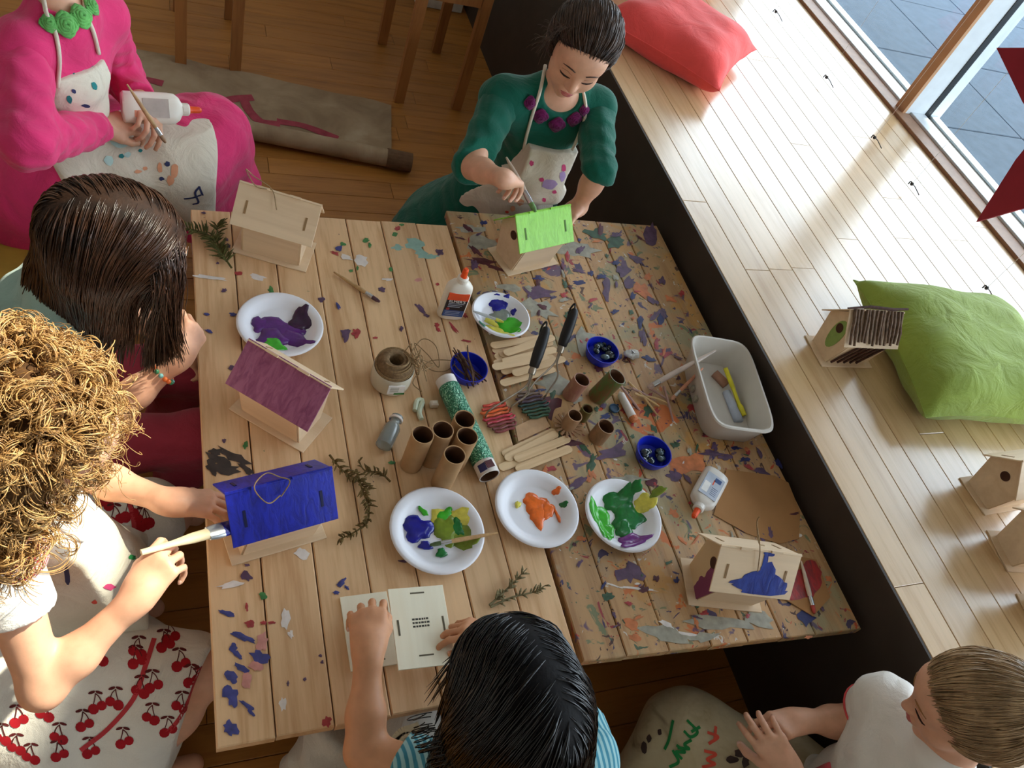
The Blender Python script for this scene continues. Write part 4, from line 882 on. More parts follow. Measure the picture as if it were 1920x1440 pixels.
# brown paper and cardboard at the near corner
KRAFT = plain('kraft_paper', (168, 122, 78), .8, .2, .1, 10)
def sheet(name, pts, mat, label, cat, th=.0008, z=TB + .0016):
    P = [at(*p, z) for p in pts]; mb = MB(); mb.prism([(p[0], p[1]) for p in P], z, z + th); return thing(mb, name, mat, label, cat)
sheet('kraft_paper', [(1362, 880), (1452, 892), (1478, 905), (1500, 960), (1498, 1010), (1462, 1020), (1400, 1000), (1338, 965)], KRAFT, 'sheet of brown kraft paper behind the blue-patched birdhouse', 'paper', .0006)
sheet('cardboard_piece', [(1440, 1105), (1486, 1042), (1530, 1050), (1556, 1120), (1524, 1156)], KRAFT, 'brown cardboard offcut smeared with red paint at the table corner', 'cardboard', .002, TB + .0017)
cbp = bpy.data.objects['cardboard_piece']
mb = MB(); o_ = np.array(cbp.location)
for (px, py, a_2, b_2) in ((1496, 1095, 76, 64), (1520, 1082, 46, 60), (1480, 1110, 50, 34)):
    vs = [at(px + a_2 / 2 * math.cos(t) * random.uniform(.8, 1.1), py + b_2 / 2 * math.sin(t) * random.uniform(.8, 1.1), TB + .004) - o_ for t in np.linspace(0, 2 * math.pi, 17)[:-1]]
    zz = .0023 + .0004 * len(mb.f); vs = [(v[0], v[1], zz) for v in vs]; mb.add(vs, [tuple(range(16))[::-1]])
rp = mb.build('red_paint_smear', brushed('red_smear', (176, 40, 34), (120, 40, 36)), cbp)
sheet('kraft_paper_strip', [(966, 800), (1018, 776), (1032, 800), (972, 828)], plain('kraft_light', (200, 160, 122), .8), 'small tan paper scrap between the two mashers and the craft sticks', 'paper')
# sprigs
SPR = plain('dried_sprig', (104, 84, 48), .9, .2, .3, 60); SPR2 = plain('green_sprig', (84, 82, 44), .9, .2, .3, 60)
def sprig(stem, label, mat, n=26, leaf=.014, spread=.8, seed=1):
    random.seed(seed); P = spline([at(*p, TB + .007) for p in stem], 24); c = P[0] * V(1, 1, 0) + V(0, 0, TB + .002)
    t = empty('sprig', tuple(c), 0, label, 'sprig', 'dried plant sprigs'); mb = MB(); mb.tube(P, np.linspace(.0024, .001, 24), 6); mb.build('stem', mat, t, off=c)
    for k in range(n):
        i = random.randint(3, 23); d = unit(P[min(i + 1, 23)] - P[i - 1]); s = random.choice((-1, 1)); nn_ = V(-d[1], d[0], 0) * s
        L = leaf * random.uniform(.6, 1.5); e = P[i] + (d * random.uniform(.3, .9) + nn_ * spread) * L + V(0, 0, random.uniform(.0, .009))
        m_ = (P[i] + e) / 2 + V(0, 0, .003); MB().tube([P[i], m_, e], [.0012, .0021, .0006], 5).build('needle_leaf', mat, t, off=c)
    return t
sprig([(434, 502), (412, 470), (390, 440), (352, 428)], 'bushy green sprig lying beside the unpainted house at the back corner', SPR2, 70, .022, .9, 1)
sprig([(425, 490), (408, 455), (408, 420)], 'thin forked green twig above the bushy sprig', SPR2, 34, .018, .8, 2)
sprig([(618, 853), (640, 880), (668, 900), (690, 920)], 'brown sprig right of the blue birdhouse, thickest of the group', SPR, 40, .013, .8, 3)
sprig([(732, 903), (712, 886), (684, 882), (672, 862)], 'short curved brown sprig branching toward the plate', SPR, 22, .012, .8, 4)
sprig([(668, 880), (680, 920), (692, 950)], 'downward brown sprig with needle leaves between blue house and plate', SPR, 34, .012, .8, 5)
sprig([(692, 950), (688, 980), (664, 998), (636, 1012)], 'feathery brown sprig pointing toward the blue birdhouse base', SPR, 34, .011, .7, 6)
sprig([(918, 1135), (950, 1105), (988, 1066)], 'pale grey-green sprig behind the black-haired child', plain('grey_sprig', (120, 110, 78), .9), 34, .012, .6, 7)
sprig([(920, 1138), (960, 1120), (1000, 1110), (1022, 1098)], 'flat grey-brown twig beside the black-haired child', plain('grey_sprig', (120, 110, 78), .9), 18, .012, .6, 8)

# ================================================================== platform: pillows, star, hanging threads
def pillow(c, ux, uy, hw, hh, th, mat, label, group=None, tilt=0.0, tx=0.0):
    N = 36; vs = []; f = []; ux = unit(ux); uy = unit(uy); cx = V(*c); t = empty('cushion', tuple(c), 0, label, 'cushion', group)
    rn = np.random.default_rng(4)
    ph = rn.uniform(0, 6, 6)
    for s in (1, -1):
        for i in range(N + 1):
            for j in range(N + 1):
                u, v_ = -1 + 2 * i / N, -1 + 2 * j / N
                pin = 1 - .10 * (1 - abs(u) ** 2) * (abs(v_) ** 3); pin2 = 1 - .10 * (1 - abs(v_) ** 2) * (abs(u) ** 3)
                prof = max(0, (1 - u ** 4)) ** .55 * max(0, (1 - v_ ** 4)) ** .55
                wr = .006 * math.sin(7 * u + 5 * v_ + ph[0]) * math.sin(6 * v_ + ph[1]) * (1 - prof * .6) + .004 * math.sin(11 * v_ - 4 * u + ph[2]) * abs(u)
                z = s * th * prof + wr * (prof > .01)
                if s < 0: z = max(z, -th * .8) * .9
                p = ux * u * hw * pin2 + uy * v_ * hh * pin; vs.append((p[0], p[1], z + p[2] + tx * u + tilt * v_))
    M = (N + 1) ** 2
    for s in (0, 1):
        for i in range(N):
            for j in range(N):
                a = s * M + i * (N + 1) + j; q = (a, a + N + 1, a + N + 2, a + 1); f.append(q if s == 0 else q[::-1])
    zmin = min(v[2] for v in vs); vs = [(v[0], v[1], v[2] - zmin) for v in vs]
    t.location.z = PZ + .001
    mesh('cushion_cover', vs, f, mat, t, True)
    rim = [vs[i * (N + 1)] for i in range(N + 1)] + [vs[N * (N + 1) + j] for j in range(1, N + 1)] + [vs[i * (N + 1) + N] for i in range(N - 1, -1, -1)] + [vs[j] for j in range(N - 1, -1, -1)]
    MB().tube(rim, .0016, 5).build('seam', mat, t); return t
REDC = cloth('coral_red_cotton', (246, 84, 80), .06, .8, .25); GREC = cloth('olive_green_cotton', (150, 170, 72), .08, .8, .6)
pillow((1.655, 2.335, PZ), (1, -1.02, 0), (1, 1, 0), .235, .225, .085, REDC, 'coral red cushion nearest the child in the green top', 'red cushions')
pillow((1.80, 2.90, PZ), (1, -.75, 0), (.75, 1, 0), .235, .225, .08, REDC, 'second coral red cushion cut off by the upper border of the photo', 'red cushions')
pillow((1.925, .915, PZ), (1, -.12, 0), (.14, 1, 0), .262, .225, .085, GREC, 'olive green cushion behind the twig-roofed birdhouse', tx=.0)
STARM = plain('star_red_felt', (150, 30, 48), .6, .3, .06, 20)
# five-pointed felt star hanging by the window
X0 = 2.0; p1, p2, p3 = atx(1870, 90, X0), atx(1832, 416, X0), atx(1920, 300, X0); m_ = (p1 + p2) / 2; ch_ = np.linalg.norm(p2 - p1); pv_ = unit(np.cross(V(1, 0, 0), p2 - p1)); pv_ = pv_ if pv_[1] < 0 else -pv_
Rr = ch_ / (2 * math.sin(math.radians(36))); sc_c = m_ + pv_ * Rr * math.cos(math.radians(36))
STAR = empty('hanging_star', tuple(sc_c), 0, 'dark red star hanging on threads in front of the window', 'star ornament')
a1 = math.atan2(p1[2] - sc_c[2], p1[1] - sc_c[1]); out = []
for k in range(5):
    for q, rr_ in ((0, 1), (.25, .60), (.5, .42), (.75, .60)): a = a1 + 1.2566 * (k + q); out.append((Rr * rr_ * math.cos(a), Rr * rr_ * math.sin(a)))
MB().prism(out, -.004, .004, Matrix(((0, 0, 1, 0), (1, 0, 0, 0), (0, 1, 0, 0), (0, 0, 0, 1)))).build('star_felt', STARM, STAR)
THR = plain('nylon_thread', (214, 210, 204), .3, .5, .05, 50)
MB().tube([(.001, .0, .10), (.001, .0, 5.0 - sc_c[2] - .001)], .0014, 5).build('hanging_thread', THR, STAR)
KNOT = plain('dark_knot', (58, 52, 50), .8)
for k, (px, py) in enumerate(((1455, 22), (1550, 145), (1640, 258), (1710, 345), (1850, 540))):
    q = at(px, py, PZ + .03); random.seed(k)
    t = empty('hanging_thread', tuple(q), 0, ['thread with knotted end hanging above the platform beside the red cushions', 'second knotted hanging thread along the window from the red cushions', 'third knotted hanging thread near the window mullion foot', 'fourth knotted hanging thread over the brightest boards', 'knotted hanging thread above the green cushion'][k], 'thread', 'threads hanging by the window')
    MB().tube([(0, 0, .004), (.001, .001, 1.2), (0, 0, 5.0 - q[2] - .001)], .0007, 4).build('thread', THR, t)
    mb = MB(); mb.ball((0, 0, 0), (.007, .006, .006), 8, 6)
    mb.tube(spline([(0, 0, 0), (.012, -.006, -.004), (.022, -.016, -.012), (.03, -.03, -.02)], 8), .0017, 5); mb.tube(spline([(0, 0, 0), (-.006, .006, .006), (-.012, .003, -.004)], 6), .0022, 5); mb.build('knot', KNOT, t)

# ================================================================== far floor: rolled canvas, stools
CANV, cnt, cb_ = new_mat('drop_cloth_canvas'); co = coords(cnt); n1 = noise(cnt, co, 5, 4, .6, .6); n2 = noise(cnt, co, 700, 1)
base = ramp(cnt, n1, [(.3, lin((132, 106, 80))), (.55, lin((164, 138, 108))), (.75, lin((182, 160, 132)))])
cnt.links.new(base, cb_.inputs['Base Color']); cb_.inputs['Roughness'].default_value = .9; bump(cnt, cb_, math_(cnt, 'ADD', n1, math_(cnt, 'MULTIPLY', n2, .05)), .4, .02)
DC = empty('drop_cloth', (.35, 2.5, .0), 0, 'beige canvas drop cloth half rolled on the floor with a pink paint streak', 'drop cloth'); off = np.array(DC.location)
A = at(770, 300, .05); B = at(225, 190, .05); B = A + (B - A) * 1.5; rd = unit((B - A) * V(1, 1, 0)); nn_ = V(-rd[1], rd[0], 0)
if nn_[1] < 0: nn_ = -nn_
Lr = np.linalg.norm((B - A)[:2]); c0 = V(A[0], A[1], .038) - nn_ * .0
vs = []; f = []; Nu, Nv = 40, 44
for i in range(Nu + 1):
    s = i / Nu * Lr + (.06 if True else 0)
    for j in range(Nv + 1):
        v_ = j / Nv
        if v_ < .5:                                    # the roll
            a = -math.pi * .5 - (1 - v_ / .5) * 2 * math.pi * 1.6 ; r = .034 - .006 * (1 - v_ / .5)
            p = c0 + rd * s + nn_ * (r * math.cos(a) * -1) + V(0, 0, r * math.sin(a)); p = p - V(0, 0, 0)
        else:
            w_ = (v_ - .5) / .5; p = V(c0[0], c0[1], .004) + rd * s + nn_ * (w_ * .38) + V(0, 0, .004 * math.sin(s * 14 + w_ * 9) ** 2 + .006 * w_ ** 4 * math.sin(s * 9) ** 2)
        vs.append(p - off)
for i in range(Nu):
    for j in range(Nv): a = i * (Nv + 1) + j; f.append((a, a + 1, a + Nv + 2, a + Nv + 1))
cvo = mesh('canvas', vs, f, CANV, DC, True)
mb = MB(); a0 = c0 - rd * .005; mb.tube([a0, a0 + rd * .09], .0345, 18); mb.build('roll_end', plain('roll_end_canvas', (112, 84, 62), .9, .2, .2, 40), DC, off=off)
PNKS = plain('pink_paint_streak', (160, 66, 78), .8, .2, .2, 40)
polys = []
for pts in ([(630, 252), (590, 238), (560, 228), (525, 222)], [(520, 226), (490, 222), (470, 205), (458, 182)], [(470, 178), (440, 180), (410, 186)], [(300, 150), (260, 140), (240, 136)]):
    polys += [[q for q in st] for st in stroke([at(*p, .02) for p in pts], .032)]
decal('pink_streak', polys, cvo, PNKS, DC, off, (0, 0, -1), .002)['kind'] = 'stuff'
STW = wood('stool_wood', (164, 106, 56), (132, 80, 40), axis=2, rough=.5); STP = wood('stool_seat', (206, 176, 134), (180, 146, 104), axis=0, rough=.5)
def stool(x0, x1, y0, y1, h, label):
    t = empty('wooden_stool', ((x0 + x1) / 2, (y0 + y1) / 2, 0), 0, label, 'stool', 'wooden stools at the back'); hx, hy = (x1 - x0) / 2, (y1 - y0) / 2
    for x in (-hx, hx):
        for y in (-hy, hy): MB().box((x - .019, y - .014, 0), (x + .019, y + .014, h - .03), .002).build('leg', STW, t)
    MB().box((-hx - .03, -hy - .03, h - .03), (hx + .03, hy + .03, h), .004).build('seat', STP, t)
    for y in (-hy, hy): MB().box((-hx + .02, y - .008, h - .09), (hx - .02, y + .008, h - .031)).build('apron_rail', STW, t)
stool(.07, .255, 2.80, 3.15, .62, 'taller wooden stool behind the child in pink with its legs on bare floor')
stool(.862, 1.10, 2.735, 3.14, .52, 'wooden stool with a pale seat beside the dark platform side')
# white object at the foot of the platform far away
thing(MB().box((1.08, 3.5, 0), (1.30, 3.6, .09), .004), 'storage_box', plain('white_box', (206, 200, 190), .6), 'white box on the floor against the back wall by the platform', 'box')
# ================================================================== children
def skin_mat(name, rgb):
    m, nt, b = new_mat(name); co = coords(nt); n = noise(nt, co, 60, 3); c = lin(rgb)
    nt.links.new(ramp(nt, n, [(.3, tuple(x * .93 for x in c[:3])), (.7, tuple(min(1, x * 1.05) for x in c[:3]))]), b.inputs['Base Color'])
    b.inputs['Roughness'].default_value = .48; b.inputs['Specular IOR Level'].default_value = .35
    b.inputs['Subsurface Weight'].default_value = .12; b.inputs['Subsurface Radius'].default_value = (.012, .005, .003); b.inputs['Subsurface Scale'].default_value = .4
    bump(nt, b, noise(nt, co, 500, 2), .06, .001); return m
CAPM = {}
def hair_mat(name, a, b2, rough=.32, spec=.5, scale=30):
    m, nt, b = new_mat(name); co = coords(nt); n = noise(nt, co, scale, 4, .6)
    nt.links.new(ramp(nt, n, [(.3, lin(b2)), (.65, lin(a))]), b.inputs['Base Color']); b.inputs['Roughness'].default_value = rough; b.inputs['Specular IOR Level'].default_value = spec
    bump(nt, b, noise(nt, coords(nt, (1, 1, 1)), 220, 2), .3, .002)
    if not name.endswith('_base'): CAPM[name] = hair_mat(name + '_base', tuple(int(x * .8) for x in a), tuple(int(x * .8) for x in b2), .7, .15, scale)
    return m
SKIN = skin_mat('skin_fair', (222, 168, 138)); SKIN2 = skin_mat('skin_tan', (204, 146, 108)); NAIL = plain('fingernail', (226, 178, 158), .3, .5, .04)
LIP = plain('lips', (186, 98, 92), .4, .4, .1, 80); LASH = plain('lash_brown', (48, 30, 22), .6, .2); BROW = plain('brow_brown', (78, 52, 38), .7, .2); EYEW = plain('eye_white', (226, 222, 218), .2, .5, .02); IRIS = plain('iris_brown', (60, 40, 28), .2, .5)

def rot(v, axis, deg):
    return np.array(Matrix.Rotation(math.radians(deg), 3, Vector(axis)) @ Vector(v))
def hand(wr, d, nrm, thumb=1, curl=30, spread=6, s=1.0, tcurl=20, topen=38, fingers=None):
    """wrist, pointing direction, back-of-hand normal, side of the thumb along cross(d, nrm); curl in degrees per joint"""
    d = unit(d); nrm = unit(nrm - (np.asarray(nrm) @ d) * d); lat = np.cross(d, nrm) * thumb; P = []; tips = []
    cu = fingers or [curl * .86, curl, curl * 1.1, curl * 1.22]
    ofs = [.0235, .0080, -.0075, -.0225]; kn = [.058, .061, .058, .052]; lens = [(.029, .019, .015), (.032, .021, .016), (.029, .020, .015), (.023, .015, .013)]; rad = [.0070, .0072, .0069, .0062]
    for o, k, Ls, r, c in zip(ofs, kn, lens, rad, cu):
        a = wr + lat * o * .55 * s; b = wr + (d * k + lat * o + nrm * (.002 - abs(o) * .12)) * s
        P.append(cone(a, .0105 * s, b, (r + .0022) * s, .010 * s))
        dd = unit(d + lat * o * spread * .9); p = b; cc = c if isinstance(c, (tuple, list)) else (c, c * 1.15, c * .8)
        for i, (L, an) in enumerate(zip(Ls, cc)):
            dd = rot(dd, np.cross(nrm, d), an); q = p + dd * L * s; P.append(cone(p, r * (1 - .07 * i) * s, q, r * (.93 - .09 * i) * s, .0018 * s)); p = q
        tips.append((p, dd, r * .74 * s))
    a = wr + (d * .012 + lat * .016 - nrm * .002) * s; td = unit(d * math.cos(math.radians(topen)) + lat * math.sin(math.radians(topen)) - nrm * .35); b = a + td * .030 * s
    P.append(cone(a, .0125 * s, b, .0100 * s, .012 * s)); ax = np.cross(td, unit(d * .3 - lat)); dd = td
    for L, r in ((.025, .0088), (.019, .0080)):
        dd = rot(dd, unit(np.cross(td, unit(-lat * .8 + d * .4 - nrm * .5))), tcurl); q = b + dd * L * s; P.append(cone(b, (r + .0004) * s, q, r * .88 * s, .004 * s)); b = q
    tips.append((b, dd, .0062 * s)); P.append(cone(wr - d * .012 * s, .0175 * s, wr + d * .012 * s, .0185 * s, .02 * s))
    return P, tips, nrm
class Person:
    def __init__(s, label, base, front, skin, J, h=.0030):
        s.root = empty('person', base, 0, label, 'person'); s.off = np.array(base, float); s.J = {k: np.asarray(v, float) for k, v in J.items()}; s.skin = skin; s.h = h
        s.f = unit(front); s.u = unit(s.J['neck'] - s.J['pelvis']); s.f = unit(s.f - (s.f @ s.u) * s.u); s.r = np.cross(s.f, s.u)
        J = s.J; m = (J['pelvis'] + J['neck']) / 2; ch = J['neck'] * .72 + J['pelvis'] * .28
        s.T = [cone(J['hipR'], .070, J['hipL'], .070, .05), cone(J['pelvis'], .080, m, .068, .05), cone(m, .070, ch, .076, .05), cone(ch + s.r * .03, .062, ch - s.r * .03, .062, .04),
               cone(J['shR'], .040, J['neck'] - s.u * .015, .042, .04), cone(J['shL'], .040, J['neck'] - s.u * .015, .042, .04), cone(ch + s.r * .05, .05, J['shR'], .038, .04), cone(ch - s.r * .05, .05, J['shL'], .038, .04)]
        s.A = {}
        for q in 'RL': s.A[q] = [cone(J['sh' + q], .037, J['el' + q], .0275, .03), cone(J['el' + q], .0275, J['el' + q] * .65 + J['wr' + q] * .35, .0270, .02), cone(J['el' + q] * .65 + J['wr' + q] * .35, .0268, J['wr' + q], .0185, .02)]
        s.Lg = {}
        for q in 'RL':
            s.Lg[q] = [cone(J['hip' + q], .066, J['kn' + q], .045, .04), cone(J['kn' + q], .044, J['kn' + q] * .65 + J['an' + q] * .35, .042, .03), cone(J['kn' + q] * .65 + J['an' + q] * .35, .041, J['an' + q], .027, .03), cone(J['an' + q], .027, J['to' + q], .020, .02)]
        s.extra = []; s.subs = []; s.tips = []; s.hn = {}
    def head(s, c, fwd, up=(0, 0, 1), sc=1.0):
        f = unit(fwd); r = unit(np.cross(f, up)); u = np.cross(r, f); s.hM = np.stack([r, f, u], 1); s.hc = np.asarray(c, float); s.hs = sc
        L = lambda *p: s.hc + s.hM @ (np.array(p) * sc); E = lambda c_, r_, k: ell(L(*c_), np.array(r_) * sc, k, s.hM); s.L = L
        s.extra += [E((0, -.012, .025), (.071, .087, .075), .02), E((0, .022, -.028), (.054, .060, .072), .03), cone(L(0, .038, -.072), .026 * sc, L(0, .052, -.088), .016 * sc, .025),
                    E((.030, .046, -.034), (.025, .024, .026), .02), E((-.030, .046, -.034), (.025, .024, .026), .02), E((0, .058, .032), (.045, .024, .030), .03),
                    cone(L(0, .078, .008), .0055 * sc, L(0, .094, -.024), .0088 * sc, .012), E((.0085, .086, -.028), (.007, .007, .006), .008), E((-.0085, .086, -.028), (.007, .007, .006), .008),
                    E((0, .078, -.050), (.019, .010, .006), .010), E((0, .077, -.058), (.016, .010, .007), .010), E((.0275, .066, .003), (.0165, .010, .011), .008), E((-.0275, .066, .003), (.0165, .010, .011), .008)]
        for q in (-1, 1):
            s.extra += [E((q * .072, -.012, -.004), (.007, .018, .028), .006), cone(L(q * .074, -.022, .016), .006 * sc, L(q * .075, -.018, -.026), .0055 * sc, .006)]
        s.extra += [cone(s.J['neck'] - s.u * .02, .040, L(0, -.022, -.055), .037 * sc, .03)]
    def hands(s, **kw):
        for q, a in kw.items():
            P, tips, n = hand(s.J['wr' + q], **a); s.A[q] = s.A[q] + P; s.tips += [(t, n) for t in tips]; s.hn[q] = tips
    def build(s, legs=True, mat=None):
        pr = s.T + s.A['R'] + s.A['L'] + (s.Lg['R'] + s.Lg['L'] if legs else []) + s.extra
        F = Field(pr, s.h, subs=s.subs); P, Q = F.mesh(); P = relax(P, Q, 2, .5)
        s.body = mesh('body', P, Q, s.skin, s.root, True, s.off)
        md = s.body.modifiers.new('thin', 'DECIMATE'); md.ratio = .36                 # fewer faces where the skin is plain
        me = bpy.data.meshes.new_from_object(s.body.evaluated_get(bpy.context.evaluated_depsgraph_get())); s.body.modifiers.clear(); old = s.body.data; s.body.data = me; bpy.data.meshes.remove(old); me.name = 'body'
        me.polygons.foreach_set('use_smooth', np.ones(len(me.polygons), bool))
        for (p, d, r), n in s.tips:                            # nails
            d = unit(d); x = unit(np.cross(d, n)); up_ = np.cross(x, d); c = p + up_ * r * .80 + d * r * .1; M = frame(c - s.off, x, d, up_)
            MB().ball((0, 0, 0), (r * .62, r * .85, r * .22), 8, 6, M).build('fingernail', NAIL, s.root, True)
        return s
    def wear(s, name, prims, mat, inf=.008, clip=None, h=.0048, it=2, wob=None, parent=None, subs=()):
        F = Field(prims, h, inf, clip=clip, wob=wob, subs=subs); P, Q = F.mesh(); P = relax(P, Q, it)
        return mesh(name, P, Q, mat, parent or s.root, True, s.off)
    def plane(s, p, n):
        """keeps the side the normal points away from"""
        p = np.asarray(p, float); n = unit(n); return lambda X, Y, Z: (X - p[0]) * n[0] + (Y - p[1]) * n[1] + (Z - p[2]) * n[2]
    def face(s, brow=BROW, lids=True, lip=LIP):
        L, o = s.L, s.off
        def onface(x, z, d=.0): return (x, z)
        bv = bvh_of(s.body)
        def hit(x, z, lift=.0006):
            a = L(x, .14, z) - o; d = -s.hM[:, 1]; q = bv.ray_cast(Vector(a), Vector(d)); return (np.array(q[0]) if q[0] else L(x, .08, z) - o) - d * lift
        for q in (-1, 1):
            MB().tube([hit(q * x, z) for x, z in ((.013, .0235), (.022, .0265), (.032, .0265), (.043, .0215))], [.0012, .0019, .0018, .0007], 6).build('eyebrow', brow, s.root, True)
            if lids:
                MB().tube([hit(q * x, z, .0004) for x, z in ((.014, -.0035), (.019, -.0062), (.0275, -.0078), (.036, -.0062), (.041, -.0028))], [.0007, .0021, .0026, .0023, .0009], 6).build('eyelashes', LASH, s.root, True)
                MB().tube([hit(q * x, z, .0001) for x, z in ((.015, .009), (.0275, .0135), (.040, .008))], .0006, 5).build('lid_crease', plain('lid_crease', (176, 118, 96), .6), s.root, True)
            else:
                e = hit(q * .0275, .002, -.003); M = frame(e, *[s.hM[:, i] for i in range(3)])
                MB().ball((0, 0, 0), (.0115, .005, .0062), 12, 8, M).build('eye', EYEW, s.root, True); MB().ball((0, .0035, 0), (.0045, .0024, .0048), 10, 8, M).build('iris', IRIS, s.root, True)
                MB().tube([hit(q * x, z, .001) for x, z in ((.015, .003), (.022, .0075), (.0275, .0085), (.034, .007), (.041, .002))], [.0006, .0012, .0013, .0012, .0006], 6).build('eyelashes', LASH, s.root, True)
        for zc, w_, r in ((-.0500, .0165, .0030), (-.0570, .0135, .0036)):
            MB().tube([hit(x, zc - .0015 * (abs(x) / w_) ** 2 * (1 if zc > -.053 else -1.6), -.0006) for x in np.linspace(-w_, w_, 9)], [.0006, r * .7, r * .9, r, r * .85, r, r * .9, r * .7, .0006], 8).build('lip', lip, s.root, True)
    # ---- hair
    def push(s, P, k=1.08, c=(0, -.012, .025), r=(.074, .090, .078)):
        q = ((P - s.hc) @ s.hM) / s.hs; c = np.array(c); r = np.array(r); e = (q - c) / r; n = np.linalg.norm(e, axis=-1, keepdims=True)
        kk = np.broadcast_to(np.asarray(k, float), n.shape[:-1])[..., None]
        q2 = np.where(n < kk, c + r * e / (n + 1e-9) * kk, q); return s.hc + (q2 * s.hs) @ s.hM.T
    def scalp(s, d, k=1.0, c=(0, -.012, .025), r=(.074, .090, .078)):
        d = np.asarray(d, float); d = d / np.linalg.norm(d, axis=-1, keepdims=True); return s.hc + ((np.array(c) + d * np.array(r) * k) * s.hs) @ s.hM.T

def local(P, X, Y, Z): return [sum(P.hM[j, i] * ((X, Y, Z)[j] - P.hc[j]) for j in range(3)) / P.hs for i in range(3)]
def cap_clip(P, front=.030, side=-.045, climb=1.5, top=.035):
    """hair cap: open the face, stop at the nape"""
    def fn(X, Y, Z):
        q = local(P, X, Y, Z); return np.maximum(q[1] - front - np.maximum(0, q[2] - top) * climb, side - q[2])
    return fn
def hair_cap(P, mat, prims=None, inf=.005, clip=None, wob=None, name='hair', it=3):
    pr = prims or [ell(P.hc + P.hM @ (V(0, -.012, .025) * P.hs), V(.073, .089, .077) * P.hs, .02, P.hM), ell(P.hc + P.hM @ (V(0, -.03, -.01) * P.hs), V(.066, .066, .066) * P.hs, .03, P.hM)]
    F = Field(pr, .0042, inf, clip=clip or cap_clip(P), wob=wob); p, q = F.mesh(); p = relax(p, q, it); mesh(name, p, q, CAPM.get(mat.name, mat), P.root, True, P.off)
    F2 = Field(pr, .005, inf, pad=.06); return F2, p
def combed(P, F, verts, dirfn, n, mat, M=14, step=.006, lo=.0005, hi=.0045, r=.0010, name='hair_strands', jit=.0012, sel=None, **kw):
    vv = verts if sel is None else verts[sel(verts)]
    p = vv[RNG.integers(0, len(vv), n)] + RNG.normal(0, .001, (n, 3)); off = RNG.uniform(lo, hi, n)
    pth = walk(F, p, dirfn, M, step * RNG.uniform(.7, 1.3, n), off, **kw); w_ = np.sin(np.linspace(0, 7, M)[None] + RNG.uniform(0, 6.3, (n, 1)))
    pth = pth + jit * w_[..., None] * RNG.normal(size=(n, 1, 3))
    t = np.linspace(0, 1, M); R = r * np.minimum(1, np.minimum(t * 5 + .35, (1 - t) * 3 + .25))[None] * RNG.uniform(.6, 1.4, (n, 1))
    return strands(name, pth, R, mat, P.root, P.off)
def folds(a=.0025, fx=70, fy=60, fz=30, ph=0): return lambda X, Y, Z: a * np.sin(fx * X + fz * Z + ph + 2 * np.sin(17 * Y + ph)) * np.sin(fy * Y - fz * .7 * Z + 1.3 * np.sin(23 * X))
def midp(a, b, t): return np.asarray(a) * (1 - t) + np.asarray(b) * t
APRONM = cloth('apron_canvas', (224, 212, 192), .07, .85, .45)
def dots(pts, r, n=10):
    return [[at(px, py, z) + V(math.cos(t), math.sin(t), 0) * r * random.uniform(.8, 1.2) + (V(0, 0, 0)) for t in np.linspace(0, 2 * math.pi, n + 1)[:-1]] for px, py, z in pts]
def cam_polys(shapes, z):
    """outlines given as picture points, laid at height z"""
    return [[at(px, py, z) for px, py in sh] for sh in shapes]
def pxdots(lst, z):
    out = []
    for px, py, a, b_ in lst: out.append([at(px + a / 2 * math.cos(t) * random.uniform(.75, 1.2), py + b_ / 2 * math.sin(t) * random.uniform(.75, 1.2), z) for t in np.linspace(0, 2 * math.pi, 11)[:-1]])
    return out
def toward(p): return unit(np.asarray(p) - CAM)

# ------------------------------------------------------------------ child in the green top, kneeling behind the table
shR, shL = V(.775, 1.655, .752), V(1.035, 1.655, .762)
elR = reach(shR, 884, 312, .215); wrR = reach(elR, 945, 336, .150); elL = reach(shL, 1122, 322, .205); wrL = V(.985, 1.455, .598)
G = Person('child in a dark green top and spotted apron painting the lime green roof', (.93, 1.75, 0), (-.12, -1, 0), SKIN, dict(
    pelvis=(.93, 1.74, .42), neck=(.912, 1.655, .80), shR=shR, shL=shL, elR=elR, elL=elL, wrR=wrR, wrL=wrL, hipR=(.85, 1.74, .40), hipL=(1.01, 1.74, .40),
    knR=(.83, 1.66, .05), knL=(1.03, 1.66, .05), anR=(.85, 1.95, .04), anL=(1.01, 1.95, .04), toR=(.85, 2.03, .03), toL=(1.01, 2.03, .03)))
G.head(aty(1090, 92, 1.595), (-.26, -.82, -.38), (.06, -.1, 1), 1.02)
tipG = at(1004, 397, .662); bt = unit(aty(952, 300, 1.50) - tipG)
G.hands(R=dict(d=unit(tipG + bt * .075 - wrR) * .9 + V(0, 0, .15), nrm=(-.35, -.2, .9), thumb=-1, curl=40, topen=30, tcurl=22), L=dict(d=(-.75, -.55, .0), nrm=(.3, .6, .75), thumb=1, curl=22))
G.build(); G.face(plain('brow_dark', (70, 48, 38), .7))
GRE = cloth('dark_green_jersey', (12, 92, 74), .12, .85, .4); MAG = cloth('magenta_felt', (104, 16, 78), .2, .9, .6)
slvR = midp(elR, wrR, .04); slvL = midp(elL, wrL, .10)
torso = G.T + [cone(G.J['pelvis'], .10, G.J['pelvis'] - V(0, 0, .2), .14, .05)]
skg = [cone(V(.93, 1.78, .30), .14, V(.90, 1.86, .10), .20, .06), cone(V(.86, 1.76, .30), .10, V(.78, 1.80, .12), .13, .06)]
def cone_cut(pr, p, n): return pr
top_ = G.wear('green_top', torso + skg, GRE, .010, clip=[lambda X, Y, Z: .02 - Z + 0 * X, lambda X, Y, Z: np.where(Z < .53, 1.54 - Y, -.2) + 0 * X, lambda X, Y, Z: .052 - np.sqrt((X - .908) ** 2 + (Y - 1.60) ** 2 + ((Z - .812) * 1.25) ** 2)], wob=folds(.0022, 50, 40, 60))
